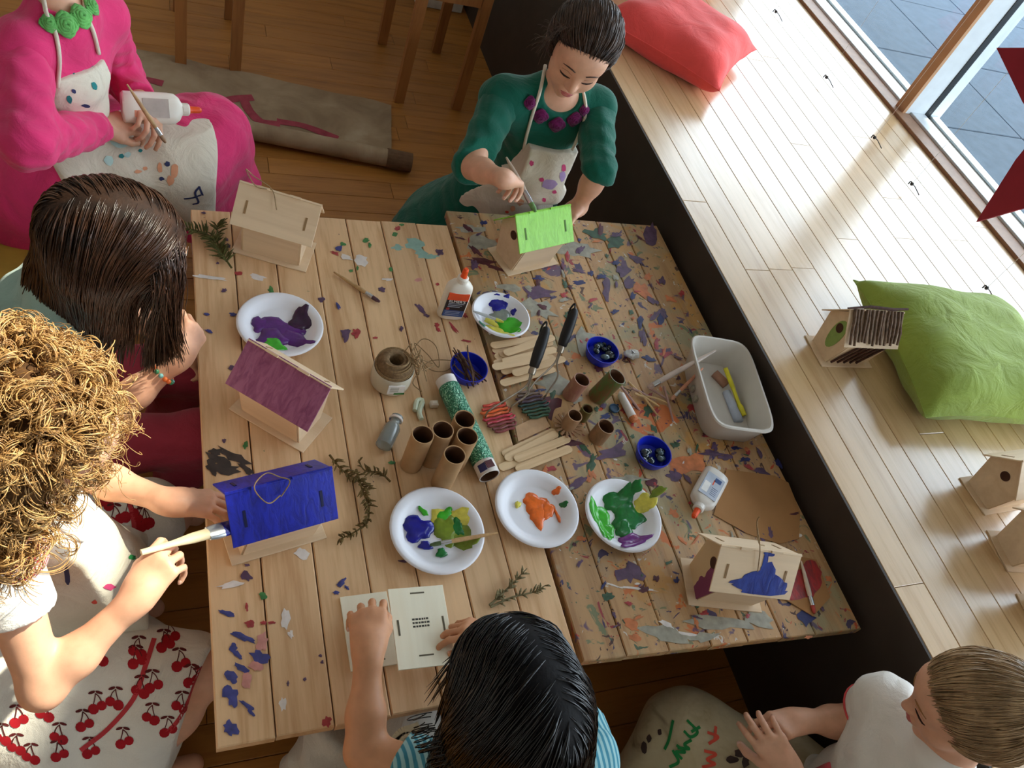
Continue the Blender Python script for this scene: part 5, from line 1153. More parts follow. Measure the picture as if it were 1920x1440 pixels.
for q, e in (('R', slvR), ('L', slvL)):
    J = G.J; d = unit(G.J['wr' + q] - J['el' + q])
    G.wear('sleeve', [cone(J['sh' + q], .046, J['el' + q], .038, .03), cone(J['el' + q], .038, e, .036, .02)], GRE, .004, clip=G.plane(e, d), wob=folds(.003, 90, 80, 110), parent=top_)
def rosette(parent, target, px, py, r, mat, off, lift=.004):
    c, n = surf_hit(target, px, py, lift)
    if c is None: print('rosette missed', px, py); return
    a = unit(np.cross(n, V(.3, .2, 1))); b = np.cross(n, a); mb = MB(); c = c - off
    for q in range(4):
        rr = r * (1 - .24 * q); mb.tube([c + rr * (1 + .13 * math.sin(4 * t + q * 1.7)) * (math.cos(t) * a + math.sin(t) * b) + n * (.0025 * q) for t in np.linspace(0, 2 * math.pi, 17)], r * .24, 6, cap=False)
    mb.lathe([(r * .95, -.004), (r, 0), (r * .7, r * .35), (.001, r * .5)], 12, M=frame(c, a, b, n), cap=(True, False)); mb.build('collar_rosette', mat, parent, True)
for px, py, r in ((993, 192, .0135), (1013, 216, .0165), (1044, 232, .0175), (1076, 222, .0165), (1094, 206, .012)): rosette(top_, top_, px, py, r, MAG, G.off)
ap_pr = torso
fr = G.f; c_ = V(.91, 1.65, .6)
ap_pr = torso + [cone((.868, 1.614 - .008 * k, z), .008, (.985, 1.620 - .008 * k, z), .008, .06) for k, z in enumerate((.655, .61, .565, .52))]
ap = G.wear('apron', ap_pr, APRONM, .0165, clip=[lambda X, Y, Z: .2 - Z + 0 * X, lambda X, Y, Z: Z - .672 + 0 * X, G.plane((.91, 1.64, .6), -fr), lambda X, Y, Z: np.abs(X - .925 + (.6 - Z) * .08) - np.where(Z > .57, .070, .070 + (.57 - Z) * 1.1)], wob=folds(.002, 60, 20, 25))
def strap(ap, target, pts, off, mat, r=.0042):
    P = []
    for q in pts:
        if len(q) == 2:
            h_, n_ = surf_hit(target, *q, .004)
            if h_ is None: h_, n_ = surf_hit(ap, *q, .004)
            P.append(h_) if h_ is not None else print('strap missed', q)
        else: P.append(V(*q))
    if len(P) > 1: MB().tube(spline(P, 24), r, 6).build('apron_strap', mat, ap, True, off)
strap(ap, top_, [(982, 282), (988, 250), (1000, 205), (1012, 172), (.868, 1.68, .845)], G.off, APRONM); strap(ap, top_, [(1072, 284), (1084, 250), (1096, 215), (1094, 185), (.955, 1.68, .845)], G.off, APRONM)
PRT = {k: plain('print_' + k, c, .8) for k, c in dict(pink=(206, 70, 120), teal=(40, 128, 128), navy=(50, 56, 96), lilac=(176, 150, 196), orange=(224, 158, 120), grey=(120, 116, 112), green=(40, 130, 70), red=(216, 80, 66), aqua=(184, 212, 206)).items()}
random.seed(31)
def vdots(lst, y): return [[aty(px + a / 2 * math.cos(t) * random.uniform(.75, 1.2), py + b_ / 2 * math.sin(t) * random.uniform(.75, 1.2), y) for t in np.linspace(0, 2 * math.pi, 11)[:-1]] for px, py, a, b_ in lst]
dc = toward((.92, 1.56, .55))
for nm, lst in (('pink', [(997, 306, 9, 11), (1058, 315, 9, 14), (1016, 337, 8, 9), (1040, 360, 9, 7), (1020, 375, 8, 8)]), ('orange', [(975, 380, 16, 14), (960, 392, 10, 12)]), ('lilac', [(1030, 345, 30, 20), (1055, 330, 14, 20)]), ('red', [(948, 399, 8, 5)])):
    o = decal('apron_paint_spot', vdots(lst, 1.56), ap, PRT[nm], ap, G.off, dc)
    if o: o['kind'] = 'stuff'
DKB = hair_mat('dark_brown_hair', (88, 62, 46), (44, 28, 20), .34)
def knot_dir(P, knot):
    k = P.L(*knot); return lambda p: (k - p)
def pulled_back(P, mat, knot=(0, -.105, .03), n=1500, front=.026, nape=-.05, climb=1.25, r=.0010, top=.03):
    F, vv = hair_cap(P, mat, clip=cap_clip(P, front, nape, climb, top))
    dep = lambda q: (((q - P.hc) @ P.hM)[:, 1] > front - .022) | (RNG.uniform(0, 1, len(q)) < .5)
    combed(P, F, vv, knot_dir(P, knot), n, mat, 9, .0150, r=r, sel=dep, free_at=-2)
pulled_back(G, DKB, n=2300)
mb = MB(); c = G.L(0, -.112, .03) - G.off
for k in range(5): mb.tube([c + (.014 + .005 * k) * np.array(G.hM @ V(math.cos(t), -.3 * math.sin(2 * t) + .05 * k, math.sin(t))) for t in np.linspace(0, 2 * math.pi, 16)], .008, 7, cap=False)
mb.ball(c, (.026, .022, .026), 12, 8); mb.build('hair_bun', DKB, G.root, True)
n = 60; a = RNG.uniform(.6, 1.9, n); rt = G.scalp(np.stack([np.sin(a), .45 + 0 * a, np.cos(a)], 1), 1.05); ed = rt + (G.hM @ np.stack([RNG.uniform(.01, .05, n), RNG.uniform(-.03, .03, n), RNG.uniform(-.06, .0, n)])).T
strands('stray_hair', bez(rt, rt + (G.hM @ V(.02, .0, .01)), ed + V(0, 0, .01), ed, 10), .0004, DKB, G.root, G.off)
brush(tipG, tipG + bt * .165, 'brush with silver ferrule held upright by the child in the green top', .0070, .024, .036, (110, 150, 90), handle=plain('pale_brush_handle', (206, 184, 164), .5))

# ------------------------------------------------------------------ child in pink with the glue bottle, seated at the back left
shR, shL = V(-.238, 1.565, .775), V(-.112, 1.745, .765)
elR = reach(shR, 52, 268, .20); wrR = at(186, 238, .578); elL = reach(shL, 224, 136, .19, False); wrL = at(262, 190, .60)
Pk = Person('child in a pink dress and paint-spotted apron holding a glue bottle, head out of view', (-.2, 1.69, 0), (.9, -.30, 0), SKIN, h=.0032, J=dict(
    pelvis=(-.22, 1.70, .42), neck=(-.172, 1.645, .822), shR=shR, shL=shL, elR=elR, elL=elL, wrR=wrR, wrL=wrL, hipR=(-.18, 1.625, .42), hipL=(-.18, 1.775, .42),
    knR=(.085, 1.70, .43), knL=(.115, 1.83, .43), anR=(.115, 1.725, .05), anL=(.14, 1.84, .05), toR=(.20, 1.725, .03), toL=(.22, 1.84, .03)))
Pk.head((-.168, 1.655, 1.0), (.75, -.35, -.45), (0, 0, 1))
Pk.hands(R=dict(d=(.85, .45, -.02), nrm=(-.2, -.45, .85), thumb=1, curl=38, topen=34), L=dict(d=(.35, -.9, -.1), nrm=(.5, .2, .8), thumb=-1, curl=35))
Pk.build(); Pk.face()
PNK = cloth('hot_pink_jersey', (222, 52, 110), .10, .85, .45); J = Pk.J
skirt = [cone(J['pelvis'], .095, J['pelvis'] - V(.06, .02, .12), .13, .06), cone(J['hipR'], .082, J['knR'] - V(.03, 0, 0), .07, .07), cone(J['hipL'], .085, J['knL'], .085, .08), cone(J['knR'] - V(.05, 0, 0), .06, J['knR'] + V(-.02, .0, -.16), .07, .06), cone(J['knL'], .07, J['knL'] + V(.03, .0, -.15), .095, .06), cone(J['pelvis'] - V(.04, .05, .05), .10, V(-.27, 1.64, .12), .055, .08), cone(midp(J['knR'], J['knL'], .5), .06, midp(J['knR'], J['knL'], .5) - V(.03, 0, .14), .07, .06)]
dress = Pk.wear('pink_dress', Pk.T + skirt, PNK, .011, clip=[lambda X, Y, Z: .06 - Z + 0 * X, lambda X, Y, Z: np.where(X > .02, .245 - Z, -.2) + 0 * Y, lambda X, Y, Z: .047 - np.sqrt((X + .165) ** 2 + (Y - 1.635) ** 2 + ((Z - .868) * 1.2) ** 2)], wob=folds(.0035, 55, 60, 45))
for q in 'RL':
    e = midp(J['el' + q], J['wr' + q], .93); Pk.wear('sleeve', [cone(J['sh' + q], .047, J['el' + q], .042, .03), cone(J['el' + q], .042, e, .034, .02)], PNK, .004, clip=Pk.plane(e, J['wr' + q] - J['el' + q]), wob=folds(.004, 90, 85, 100, 1), parent=dress)
GFL = cloth('green_felt', (104, 176, 92), .2, .9, .6)
for px, py, r in ((92, 44, .014), (122, 46, .019), (150, 32, .018), (168, 12, .015)): rosette(dress, dress, px, py, r, GFL, Pk.off)
# apron over chest and lap
lapc = V(-.02, 1.66, .5)
ap = Pk.wear('apron', Pk.T + skirt, APRONM, .018, clip=[lambda X, Y, Z: .30 - Z + 0 * X, lambda X, Y, Z: Z - .742 + 0 * X,
     lambda X, Y, Z: np.where(Z > .53, np.maximum(-.255 - X, np.abs((X + .165) * .40 + (Y - 1.645) * .915 + .050) - .058 - (.74 - Z) * .14), np.maximum(Y - 1.765 - (X + .2) * .10, -X - .23)), lambda X, Y, Z: np.sqrt((X + .06) ** 2 + ((Y - 1.68) * .9) ** 2) - .185 + 0 * Z], wob=folds(.003, 45, 50, 30))
strap(ap, dress, [(106, 162), (108, 110), (102, 60), (86, 20), (-.205, 1.70, .87)], Pk.off, APRONM); strap(ap, dress, [(182, 100), (172, 60), (160, 20), (-.13, 1.70, .87)], Pk.off, APRONM)
random.seed(33)
for nm, lst, z in (('teal', [(162, 152, 8, 18), (193, 177, 9, 13), (150, 198, 11, 12), (226, 293, 11, 10), (190, 146, 8, 7), (262, 282, 8, 7)], .55), ('navy', [(314, 307, 11, 10), (303, 336, 10, 9), (165, 190, 7, 7), (288, 262, 7, 6), (180, 210, 14, 5)], .5), ('orange', [(328, 322, 14, 30), (320, 340, 16, 20), (300, 315, 9, 22), (258, 322, 14, 8), (272, 316, 10, 8)], .5), ('aqua', [(228, 272, 26, 12), (180, 155, 18, 9), (205, 300, 16, 20), (240, 290, 14, 10), (215, 265, 12, 16)], .5), ('grey', [(178, 338, 10, 9)], .5)):
    o = decal('apron_paint_spot', pxdots(lst, z), ap, PRT[nm], ap, Pk.off, toward((.0, 1.68, .48)))
    if o: o['kind'] = 'stuff'
for pts in ([(346, 373), (362, 371), (376, 366)], [(374, 350), (366, 362), (372, 380), (362, 384)], [(374, 352), (380, 366)]):
    o = decal('apron_blue_line', stroke([at(*p, .42) for p in pts], .005), ap, PRT['navy'], ap, Pk.off, toward((.08, 1.66, .42)))
    if o: o['kind'] = 'stuff'
LEG = cloth('pale_pink_leggings', (222, 176, 178), .06, .8, .3)
for q in 'RL': Pk.wear('legging', [cone(J['kn' + q], .046, J['an' + q], .031, .02)], LEG, .003)
pulled_back(Pk, DKB, n=500)
# her glue bottle and brush
b0, b1 = at(228, 200, .610), at(362, 206, .600); ax = unit(b1 - b0); vn = -toward((b0 + b1) / 2); yv = -unit(vn - (vn @ ax) * ax); xv = np.cross(yv, ax)
BP = glue_bottle('large glue bottle held level in the hands of the child in pink', frame(b0, xv, yv, ax), big=1.12)
lb = plate_on(BP, 'label', plain('label_worn_grey', (186, 172, 162), .6), -.020, .020, .040, .094, -.0195); plate_on(lb, 'label_orange_mark', plain('label_pale_orange', (226, 150, 120), .6), .006, .020, .022, .04, -.0195)
brush(at(311, 268, .592), at(238, 158, .69), 'wooden brush held beside the bottle by the child in pink', .0048, .018, .018, (150, 116, 84))
# low yellow bench she sits on
YW = plain('yellow_painted_wood', (176, 140, 56), .55, .3, .12, 20)
ST = empty('bench', (-.29, 1.62, 0), 0, 'yellow painted wooden bench at the left border under the child in pink', 'bench')
mb = MB().box((-.19, -.34, .27), (.10, .17, .295), .004); mb.build('seat', YW, ST)
for y in (-.30, .12): MB().box((-.18, y, 0), (.09, y + .025, .2695), .003).build('leg_panel', plain('orange_brown_edge', (150, 88, 44), .6), ST)
MB().box((-.188, -.33, .2951), (-.16, .16, .42), .004).build('back_rail', YW, ST)

# ------------------------------------------------------------------ child with long brown hair leaning over the left table edge
shR, shL = V(-.165, .955, .625), V(-.15, 1.145, .63)
elR = at(212, 772, .455); wrR = at(338, 668, .545); elL = V(-.10, 1.22, .47); wrL = V(.02, 1.16, .40)
B = Person('child with long straight brown hair leaning over the plates', (-.3, 1.08, 0), (1, -.05, 0), SKIN, dict(
    pelvis=(-.31, 1.08, .27), neck=(-.145, 1.045, .70), shR=shR, shL=shL, elR=elR, elL=elL, wrR=wrR, wrL=wrL, hipR=(-.29, .995, .26), hipL=(-.29, 1.16, .26),
    knR=(.06, .99, .30), knL=(.06, 1.18, .30), anR=(-.02, .96, .05), anL=(-.02, 1.2, .05), toR=(.06, .95, .03), toL=(.06, 1.2, .03)))
B.head((-.062, 1.025, .80), (.80, .05, -.62), (.35, 0, 1))
B.hands(R=dict(d=(.45, .75, .35), nrm=(.55, -.55, .5), thumb=-1, curl=58, topen=30, tcurl=30), L=dict(d=(.8, -.4, -.3), nrm=(0, 0, 1), thumb=-1, curl=30))
B.build(); B.face()
TEAL = cloth('pale_teal_cotton', (150, 178, 168), .08, .85, .4); ROSE = cloth('rose_pink_trousers', (176, 62, 84), .10, .85, .4)
J = B.J
tp = B.wear('teal_top', B.T, TEAL, .010, clip=[lambda X, Y, Z: .26 - Z + 0 * X], wob=folds(.0022))
for q in 'RL':
    e = midp(J['sh' + q], J['el' + q], .55); B.wear('sleeve', [cone(J['sh' + q], .046, e, .040, .03)], TEAL, .006, clip=B.plane(e, J['el' + q] - J['sh' + q]), wob=folds(.002), parent=tp)
tr_ = B.wear('rose_trousers', [cone(J['hipR'], .075, J['hipL'], .075, .04), cone(J['pelvis'], .08, J['pelvis'] + V(0, 0, .03), .078, .03)] + B.Lg['R'][:3] + B.Lg['L'][:3], ROSE, .010, clip=[lambda X, Y, Z: Z - .40 + 0 * X], wob=folds(.002, 40, 50, 30))
BRN = hair_mat('long_brown_hair', (62, 38, 24), (28, 15, 10), .28)
bk1, bk2 = at(150, 535, .68), at(112, 600, .61); sdR = at(205, 610, .66)
F, vv = hair_cap(B, BRN, [ell(B.L(0, -.012, .025), (.074, .090, .078), .02, B.hM), cone(B.L(0, -.06, .0), .060, bk1, .062, .05), cone(bk1, .062, bk2, .048, .05), cone(B.L(.05, -.03, -.03), .038, sdR, .034, .04), cone(B.L(-.05, -.03, -.03), .04, V(-.11, 1.10, .68), .045, .05)], .005, clip=cap_clip(B, .030, -2, 1.5, .02))
ptl = lambda t: B.L(.012, .055 - t * .12, .10 - .35 * (t - .4) ** 2)
def brown_dir(p):
    q = (p - B.hc) @ B.hM; side = np.where(q[:, 0] > .012, 1.0, -1.0); w_ = np.clip((q[:, 2] + .02) / .12, 0, 1)[:, None]
    return w_ * (side[:, None] * B.hM[:, 0] * .9 - .35 * B.hM[:, 1]) + (1 - w_ * .8) * V(-.12, -.02, -1)
combed(B, F, vv, brown_dir, 4200, BRN, 11, .0140, r=.0011, free_at=-.45, grav=.3)
# loose curtains falling forward of the face
n = 520; d0 = np.stack([RNG.uniform(.25, .95, n), RNG.uniform(.30, .62, n), RNG.uniform(.15, .65, n)], 1); rt = B.scalp(d0, 1.05)
tx_ = RNG.uniform(0, 1, n); ed = np.stack([at(270 + 75 * t, 690 - 35 * t * RNG.uniform(.3, 1.6), .585 + .02 * t) for t in tx_]) + RNG.normal(0, .006, (n, 3)); wv2 = np.sin(np.linspace(0, 8, 18)[None] + RNG.uniform(0, 6, (n, 1))) * .0025
pth = bez(rt, rt + (B.hM @ V(.035, .02, -.01)), midp(rt, ed, .55) + V(-.012, -.012, .02), ed, 18) + wv2[..., None] * RNG.normal(size=(n, 1, 3)); pth = B.push(pth, 1.08)
strands('hair_front_locks', pth, .0010 * np.linspace(1, .5, 18)[None] * RNG.uniform(.6, 1.4, (n, 1)), BRN, B.root, B.off)
BEAD = {k: plain('bead_' + k, c, .3) for k, c in dict(orange=(222, 110, 50), green=(60, 130, 90), aqua=(120, 180, 180)).items()}
wb = midp(J['wrR'], J['elR'], .28); dax = unit(J['wrR'] - J['elR']); u1 = unit(np.cross(dax, V(0, 0, 1))); u2 = np.cross(dax, u1)
BRC = empty('bracelet', tuple(wb), 0, 'beaded orange and green bracelet on the wrist below long brown hair', 'bracelet')
for k in range(16):
    t = 2 * math.pi * k / 16; MB().ball(.0262 * (math.cos(t) * u1 + math.sin(t) * u2), .0048, 8, 6).build('bead', list(BEAD.values())[k % 3], BRC, True)
# dark pebble she holds
tp_ = [t for t, _, _ in B.hn['R']]; pc = np.mean(tp_[:2] + tp_[4:], 0)
thing(MB().ball(pc, (.011, .013, .010), 12, 8), 'held_pebble', plain('dark_shiny_stone', (36, 30, 28), .2, .6), 'dark shiny pebble pinched in the fingers of the brown-haired child', 'pebble', smooth=True)
# ------------------------------------------------------------------ curly blonde child with the blue brush
shR, shL = V(-.205, .565, .685), V(-.205, .775, .675)
elR = at(80, 1290, .525); wrR = at(258, 1120, .60); elL = at(150, 885, .50); wrL = at(322, 942, .537)
C = Person('child with curly blonde hair and cherry-print skirt brushing blue paint', (-.27, .66, 0), (1, .0, 0), SKIN, dict(
    pelvis=(-.29, .66, .26), neck=(-.222, .640, .745), shR=shR, shL=shL, elR=elR, elL=elL, wrR=wrR, wrL=wrL, hipR=(-.27, .575, .25), hipL=(-.27, .745, .25),
    knR=(.045, .515, .255), knL=(-.005, .84, .26), anR=(-.07, .40, .05), anL=(-.1, .76, .05), toR=(.035, .415, .035), toL=(-.03, .74, .035)))
C.head(at(58, 806, .872), (.80, -.16, -.56), (.3, 0, 1), 1.0)
tipC = at(446, 985, .600); tailC = at(322, 1020, .628); bc = unit(tailC - tipC)
C.hands(R=dict(d=unit(tailC - wrR) + V(.15, .1, .12), nrm=(-.35, -.35, .85), thumb=-1, curl=46, topen=26, tcurl=26), L=dict(d=(.95, -.05, -.12), nrm=(.1, .25, .95), thumb=-1, curl=26, topen=40))
C.build(); C.face(plain('brow_blond', (150, 104, 60), .7))
J = C.J
STRP, snt, sb_ = new_mat('red_white_stripe'); co = coords(snt); wv_ = nd(snt, 'ShaderNodeTexWave', Scale=40.0, Distortion=2.0); wv_.inputs['Detail Scale'].default_value = 6
mp = snt.nodes.new('ShaderNodeMapping'); mp.inputs[2].default_value = (0, .5, 0); snt.links.new(co, mp.inputs[0]); snt.links.new(mp.outputs[0], wv_.inputs[0]); wv_.bands_direction = 'Z'
snt.links.new(ramp(snt, wv_.outputs['Fac'], [(.42, lin((150, 34, 48))), (.55, lin((226, 196, 190)))]), sb_.inputs['Base Color']); sb_.inputs['Roughness'].default_value = .85; bump(snt, sb_, noise(snt, co, 16, 3), .4, .02)
sh_ = C.wear('striped_shirt', C.T, STRP, .009, clip=[lambda X, Y, Z: .27 - Z + 0 * X], wob=folds(.0025, 40, 50, 40))
WHT = cloth('white_cotton', (236, 230, 222), .05, .85, .4)
for q in 'RL':
    e = midp(J['sh' + q], J['el' + q], .42); C.wear('sleeve', [cone(J['sh' + q] - V(.01, 0, -.005), .050, e, .044, .03)], WHT, .006, clip=C.plane(e, J['el' + q] - J['sh' + q]), wob=folds(.002), parent=sh_)
SKW = cloth('cherry_skirt_cotton', (232, 226, 214), .05, .85, .5)
skirt = [cone(J['pelvis'], .09, J['pelvis'] - V(.03, 0, .1), .12, .06), cone(J['hipR'], .085, J['knR'] - V(.02, 0, 0), .066, .08), cone(J['hipL'], .085, J['knL'] - V(.03, 0, 0), .064, .08), cone(V(-.25, .50, .2), .09, V(-.12, .44, .14), .085, .08), cone(J['knR'] - V(.08, 0, .02), .06, J['knR'] - V(.10, .07, .12), .075, .06), cone(V(-.15, .66, .17), .07, V(-.08, .60, .17), .06, .08)]
sk = C.wear('cherry_skirt', skirt, SKW, .010, clip=[lambda X, Y, Z: .045 - Z + 0 * X, lambda X, Y, Z: Z - .37 + 0 * X, lambda X, Y, Z: X - .045 - (Y - .5) * .5 * (Y < .62) + 0 * Z], wob=folds(.003, 30, 34, 22))
APC = cloth('cream_apron', (222, 214, 196), .06, .85, .4)
apc = C.wear('apron', C.T + skirt[:3] + [cone((-.19, .66, .5), .09, (-.12, .67, .36), .08, .10)], APC, .014, clip=[lambda X, Y, Z: .30 - Z + 0 * X, lambda X, Y, Z: Z - .64 + 0 * X, lambda X, Y, Z: -.19 - X + 0 * Y, lambda X, Y, Z: np.abs(Y - .675) - .082 - np.maximum(0, .55 - Z) * .05, lambda X, Y, Z: X + .035 + 0 * Y], wob=folds(.003, 30, 40, 20))
for s_ in (-1, 1): MB().tube(spline([(-.115, .675 + s_ * .07, .63), (-.135, .665 + s_ * .068, .69), (-.175, .665 + s_ * .055, .755), (-.215, .665 + s_ * .03, .775)], 14), .005, 6).build('apron_strap', APC, apc, True, C.off)
random.seed(44)
for nm, lst in (('red', [(178, 1128, 10, 9)]), ('green', [(246, 1046, 16, 9)]), ('navy', [(133, 1080, 9, 34)]), ('pink', [(205, 1100, 22, 12)])):
    o = decal('apron_paint_spot', pxdots(lst, .4), apc, PRT[nm], apc, C.off, toward((-.1, .65, .4)))
    if o: o['kind'] = 'stuff'
CHR = plain('cherry_red_print', (168, 26, 36), .8, .2, .12, 60); CHD = plain('cherry_stem_print', (96, 34, 34), .8, .2); TRM = plain('red_trim_print', (190, 60, 66), .8, .2); WTR = plain('white_trim_print', (240, 234, 228), .8, .2)
def sprint(name, polys, mat):
    o = decal(name, polys, sk, mat, sk, C.off, toward((-.05, .52, .3)), .0012)
    if o: o['kind'] = 'stuff'
ch = [(302, 1215, 1), (265, 1228, 0), (330, 1250, 1), (270, 1300, 0), (280, 1290, 1), (222, 1322, 0), (175, 1330, 1), (92, 1345, 0), (150, 1365, 1), (290, 1352, 0), (312, 1200, 1), (378, 1285, 0), (352, 1280, 1), (195, 1240, 0), (30, 1355, 1), (115, 1390, 0), (225, 1400, 1), (35, 1410, 0), (310, 1378, 1), (60, 1430, 0), (250, 1245, 1), (160, 1420, 1), (345, 1330, 0), (10, 1390, 0), (100, 1425, 1), (205, 955, 0), (210, 985, 1), (168, 950, 0), (265, 990, 1), (275, 985, 0), (236, 975, 1), (290, 900, 0), (250, 880, 1)]
red = []; dk = []
for px, py, k in ch:
    z = .30; red.append([at(px + 10.5 * math.cos(t), py + 10.5 * math.sin(t), z) for t in np.linspace(0, 2 * math.pi, 11)[:-1]])
    dx_ = 16 if k else -15; red.append([at(px + dx_ + 9.5 * math.cos(t), py - 7 + 9.5 * math.sin(t), z) for t in np.linspace(0, 2 * math.pi, 11)[:-1]])
    tp2 = (px + dx_ * .3, py - 30); dk += stroke([at(px, py - 8, z), at(px + dx_ * .2, py - 20, z), at(*tp2, z)], .0016) + stroke([at(px + dx_, py - 14, z), at(px + dx_ * .7, py - 24, z), at(*tp2, z)], .0016)
    for s_ in (-1, 1): dk.append([at(tp2[0] + s_ * 7 + 7 * math.cos(t), tp2[1] - 2 + 3 * math.sin(t) + s_ * 2 * math.cos(t), z) for t in np.linspace(0, 2 * math.pi, 9)[:-1]])
sprint('cherry_print', red, CHR); sprint('stem_print', dk, CHD)
sprint('skirt_trim', stroke([at(*p, .3) for p in ((288, 1200), (272, 1250), (250, 1310), (200, 1370), (150, 1410))], .008), TRM); sprint('skirt_trim', stroke([at(*p, .28) for p in ((372, 1250), (358, 1300), (338, 1345), (316, 1375))], .008), TRM)
sprint('skirt_trim', stroke([at(*p, .28) for p in ((236, 930), (250, 980), (252, 1010))], .008), TRM)
# curls
BLO = hair_mat('curly_blonde_hair', (206, 164, 104), (142, 98, 54), .34, .5, 60)
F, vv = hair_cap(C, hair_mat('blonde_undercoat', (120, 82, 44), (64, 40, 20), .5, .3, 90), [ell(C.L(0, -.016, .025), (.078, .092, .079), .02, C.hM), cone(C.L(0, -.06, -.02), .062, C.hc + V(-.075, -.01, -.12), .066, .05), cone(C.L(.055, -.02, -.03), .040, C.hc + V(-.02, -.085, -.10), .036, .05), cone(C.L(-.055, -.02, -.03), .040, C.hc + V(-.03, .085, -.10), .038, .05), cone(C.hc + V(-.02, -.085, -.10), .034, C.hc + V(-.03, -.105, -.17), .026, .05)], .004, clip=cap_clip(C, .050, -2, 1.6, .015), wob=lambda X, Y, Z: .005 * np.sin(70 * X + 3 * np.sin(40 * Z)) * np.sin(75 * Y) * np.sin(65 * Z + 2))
nl = 950; _, o_v = F.sample(vv); pw = 1 + 2.2 * (o_v[:, 2] > .35); rt = vv[RNG.choice(len(vv), nl, p=pw / pw.sum())]; _, out = F.sample(rt); M_ = 21; lay = RNG.uniform(0, 1, (nl, 1)) ** 1.5
rt = rt + out * .014 * lay * (out[:, :1] < .5)
tg = np.cross(out, RNG.normal(size=(nl, 3))); tg /= np.linalg.norm(tg, axis=1, keepdims=True)
ed = rt + out * RNG.uniform(.004, .018, (nl, 1)) + tg * RNG.uniform(.01, .04, (nl, 1)) + np.stack([RNG.normal(0, .010, nl), RNG.normal(0, .010, nl), -RNG.uniform(.005, .05, nl) * (1.15 - np.maximum(0, out[:, 2]))], 1)
base = bez(rt - out * .006, rt + out * .014 + V(0, 0, .004), midp(rt, ed, .6) + out * .010, ed, M_)
for _ in range(2):
    d_, g_ = F.sample(base.reshape(-1, 3)); base = base + (np.maximum(0, .009 - d_)[:, None] * g_).reshape(base.shape) * np.minimum(1, np.linspace(0, 3, M_))[None, :, None]
T = np.gradient(base, axis=1); T /= np.linalg.norm(T, axis=2, keepdims=True); rf = RNG.normal(size=(nl, 1, 3)); U_ = np.cross(np.broadcast_to(rf, T.shape), T); U_ /= np.linalg.norm(U_, axis=2, keepdims=True); W_ = np.cross(T, U_)
tt = np.linspace(0, 1, M_)[None]; al_ = []; rr_ = []
tu = RNG.uniform(.7, 2.0, (nl, 1)); ra = RNG.uniform(.005, .011, (nl, 1)) * (1 + .25 * (out[:, 2:] > .35)); p0 = RNG.uniform(0, 6.28, (nl, 1)); sg = RNG.choice([-1, 1], (nl, 1))
for k in range(5):
    ph = p0 + sg * 2 * np.pi * tu * tt + RNG.normal(0, .28, (nl, 1)); rad = ra * (.2 + .8 * np.minimum(1, tt * 3)) * (1 + RNG.normal(0, .25, (nl, 1)))
    al_.append(base + rad[..., None] * (np.cos(ph)[..., None] * U_ + np.sin(ph)[..., None] * W_) + RNG.normal(0, .0035, (nl, 1, 3)) * tt[..., None]); rr_.append(.00095 * np.linspace(1, .5, M_)[None] * RNG.uniform(.6, 1.4, (nl, 1)))
strands('hair_curls', np.concatenate(al_), np.concatenate(rr_), BLO, C.root, C.off)
# frizz standing off the curls
nf = 320; rt = vv[RNG.integers(0, len(vv), nf)]; _, out = F.sample(rt); t = np.linspace(0, 1, 20)[None, :, None]; ln = RNG.uniform(.022, .045, (nf, 1, 1))
fz = rt[:, None] + out[:, None] * ln * t + V(.004, 0, -.03) * t ** 2 + .007 * np.sin(t * RNG.uniform(6, 14, (nf, 1, 1)) + RNG.uniform(0, 6, (nf, 1, 3))) * t
strands('hair_frizz', fz, .00045, BLO, C.root, C.off)
def flatb(r, z0, H): return [(r * .8, z0), (r * .72, z0 + H * .3), (r * .42, z0 + H * .55), (r * .36, z0 + H)]
brush(tipC, tailC + bc * .045, 'wide flat brush loaded with blue held by the curly-haired child', .0062, .026, .024, (18, 26, 140), flat=2.1, hshape=lambda r, z0, H: [(r * .95, z0), (r * .9, z0 + H * .25), (r * .55, z0 + H * .55), (r * .5, z0 + H)], handle=plain('cream_handle', (214, 196, 160), .5))

# ------------------------------------------------------------------ black-haired child seen from behind, holding a panel
shL, shR = V(.348, .205, .565), V(.578, .185, .575)
elL = at(684, 1408, .525); wrL = at(690, 1220, .575); elR = V(.61, .31, .53); wrR = at(932, 1196, .572)
K = Person('child with black hair seen from behind holding a plywood panel', (.47, .02, 0), (-.05, 1, 0), SKIN2, dict(
    pelvis=(.475, .05, .24), neck=(.448, .172, .635), shR=shR, shL=shL, elR=elR, elL=elL, wrR=wrR, wrL=wrL, hipR=(.555, .05, .24), hipL=(.395, .05, .24),
    knR=(.58, .36, .26), knL=(.40, .36, .26), anR=(.56, .22, .05), anL=(.42, .22, .05), toR=(.56, .30, .03), toL=(.42, .30, .03)))
K.head((.420, .266, .745), (-.12, .78, -.62), (0, .2, 1), 1.03)
K.hands(L=dict(d=(.10, .80, .02), nrm=(-.15, -.1, .95), thumb=1, curl=42, topen=30, tcurl=24), R=dict(d=(-.88, .42, .0), nrm=(.35, .30, .85), thumb=-1, curl=30, topen=34, s=.92))
K.build(); K.face()
AQS, ant, ab = new_mat('aqua_stripe_knit'); co = coords(ant); wv_ = nd(ant, 'ShaderNodeTexWave', Scale=30.0, Distortion=1.5); ant.links.new(co, wv_.inputs[0]); wv_.bands_direction = 'X'
ant.links.new(ramp(ant, wv_.outputs['Fac'], [(.35, lin((56, 130, 150))), (.6, lin((150, 190, 192)))]), ab.inputs['Base Color']); ab.inputs['Roughness'].default_value = .85; bump(ant, ab, noise(ant, co, 20, 3), .4, .02)
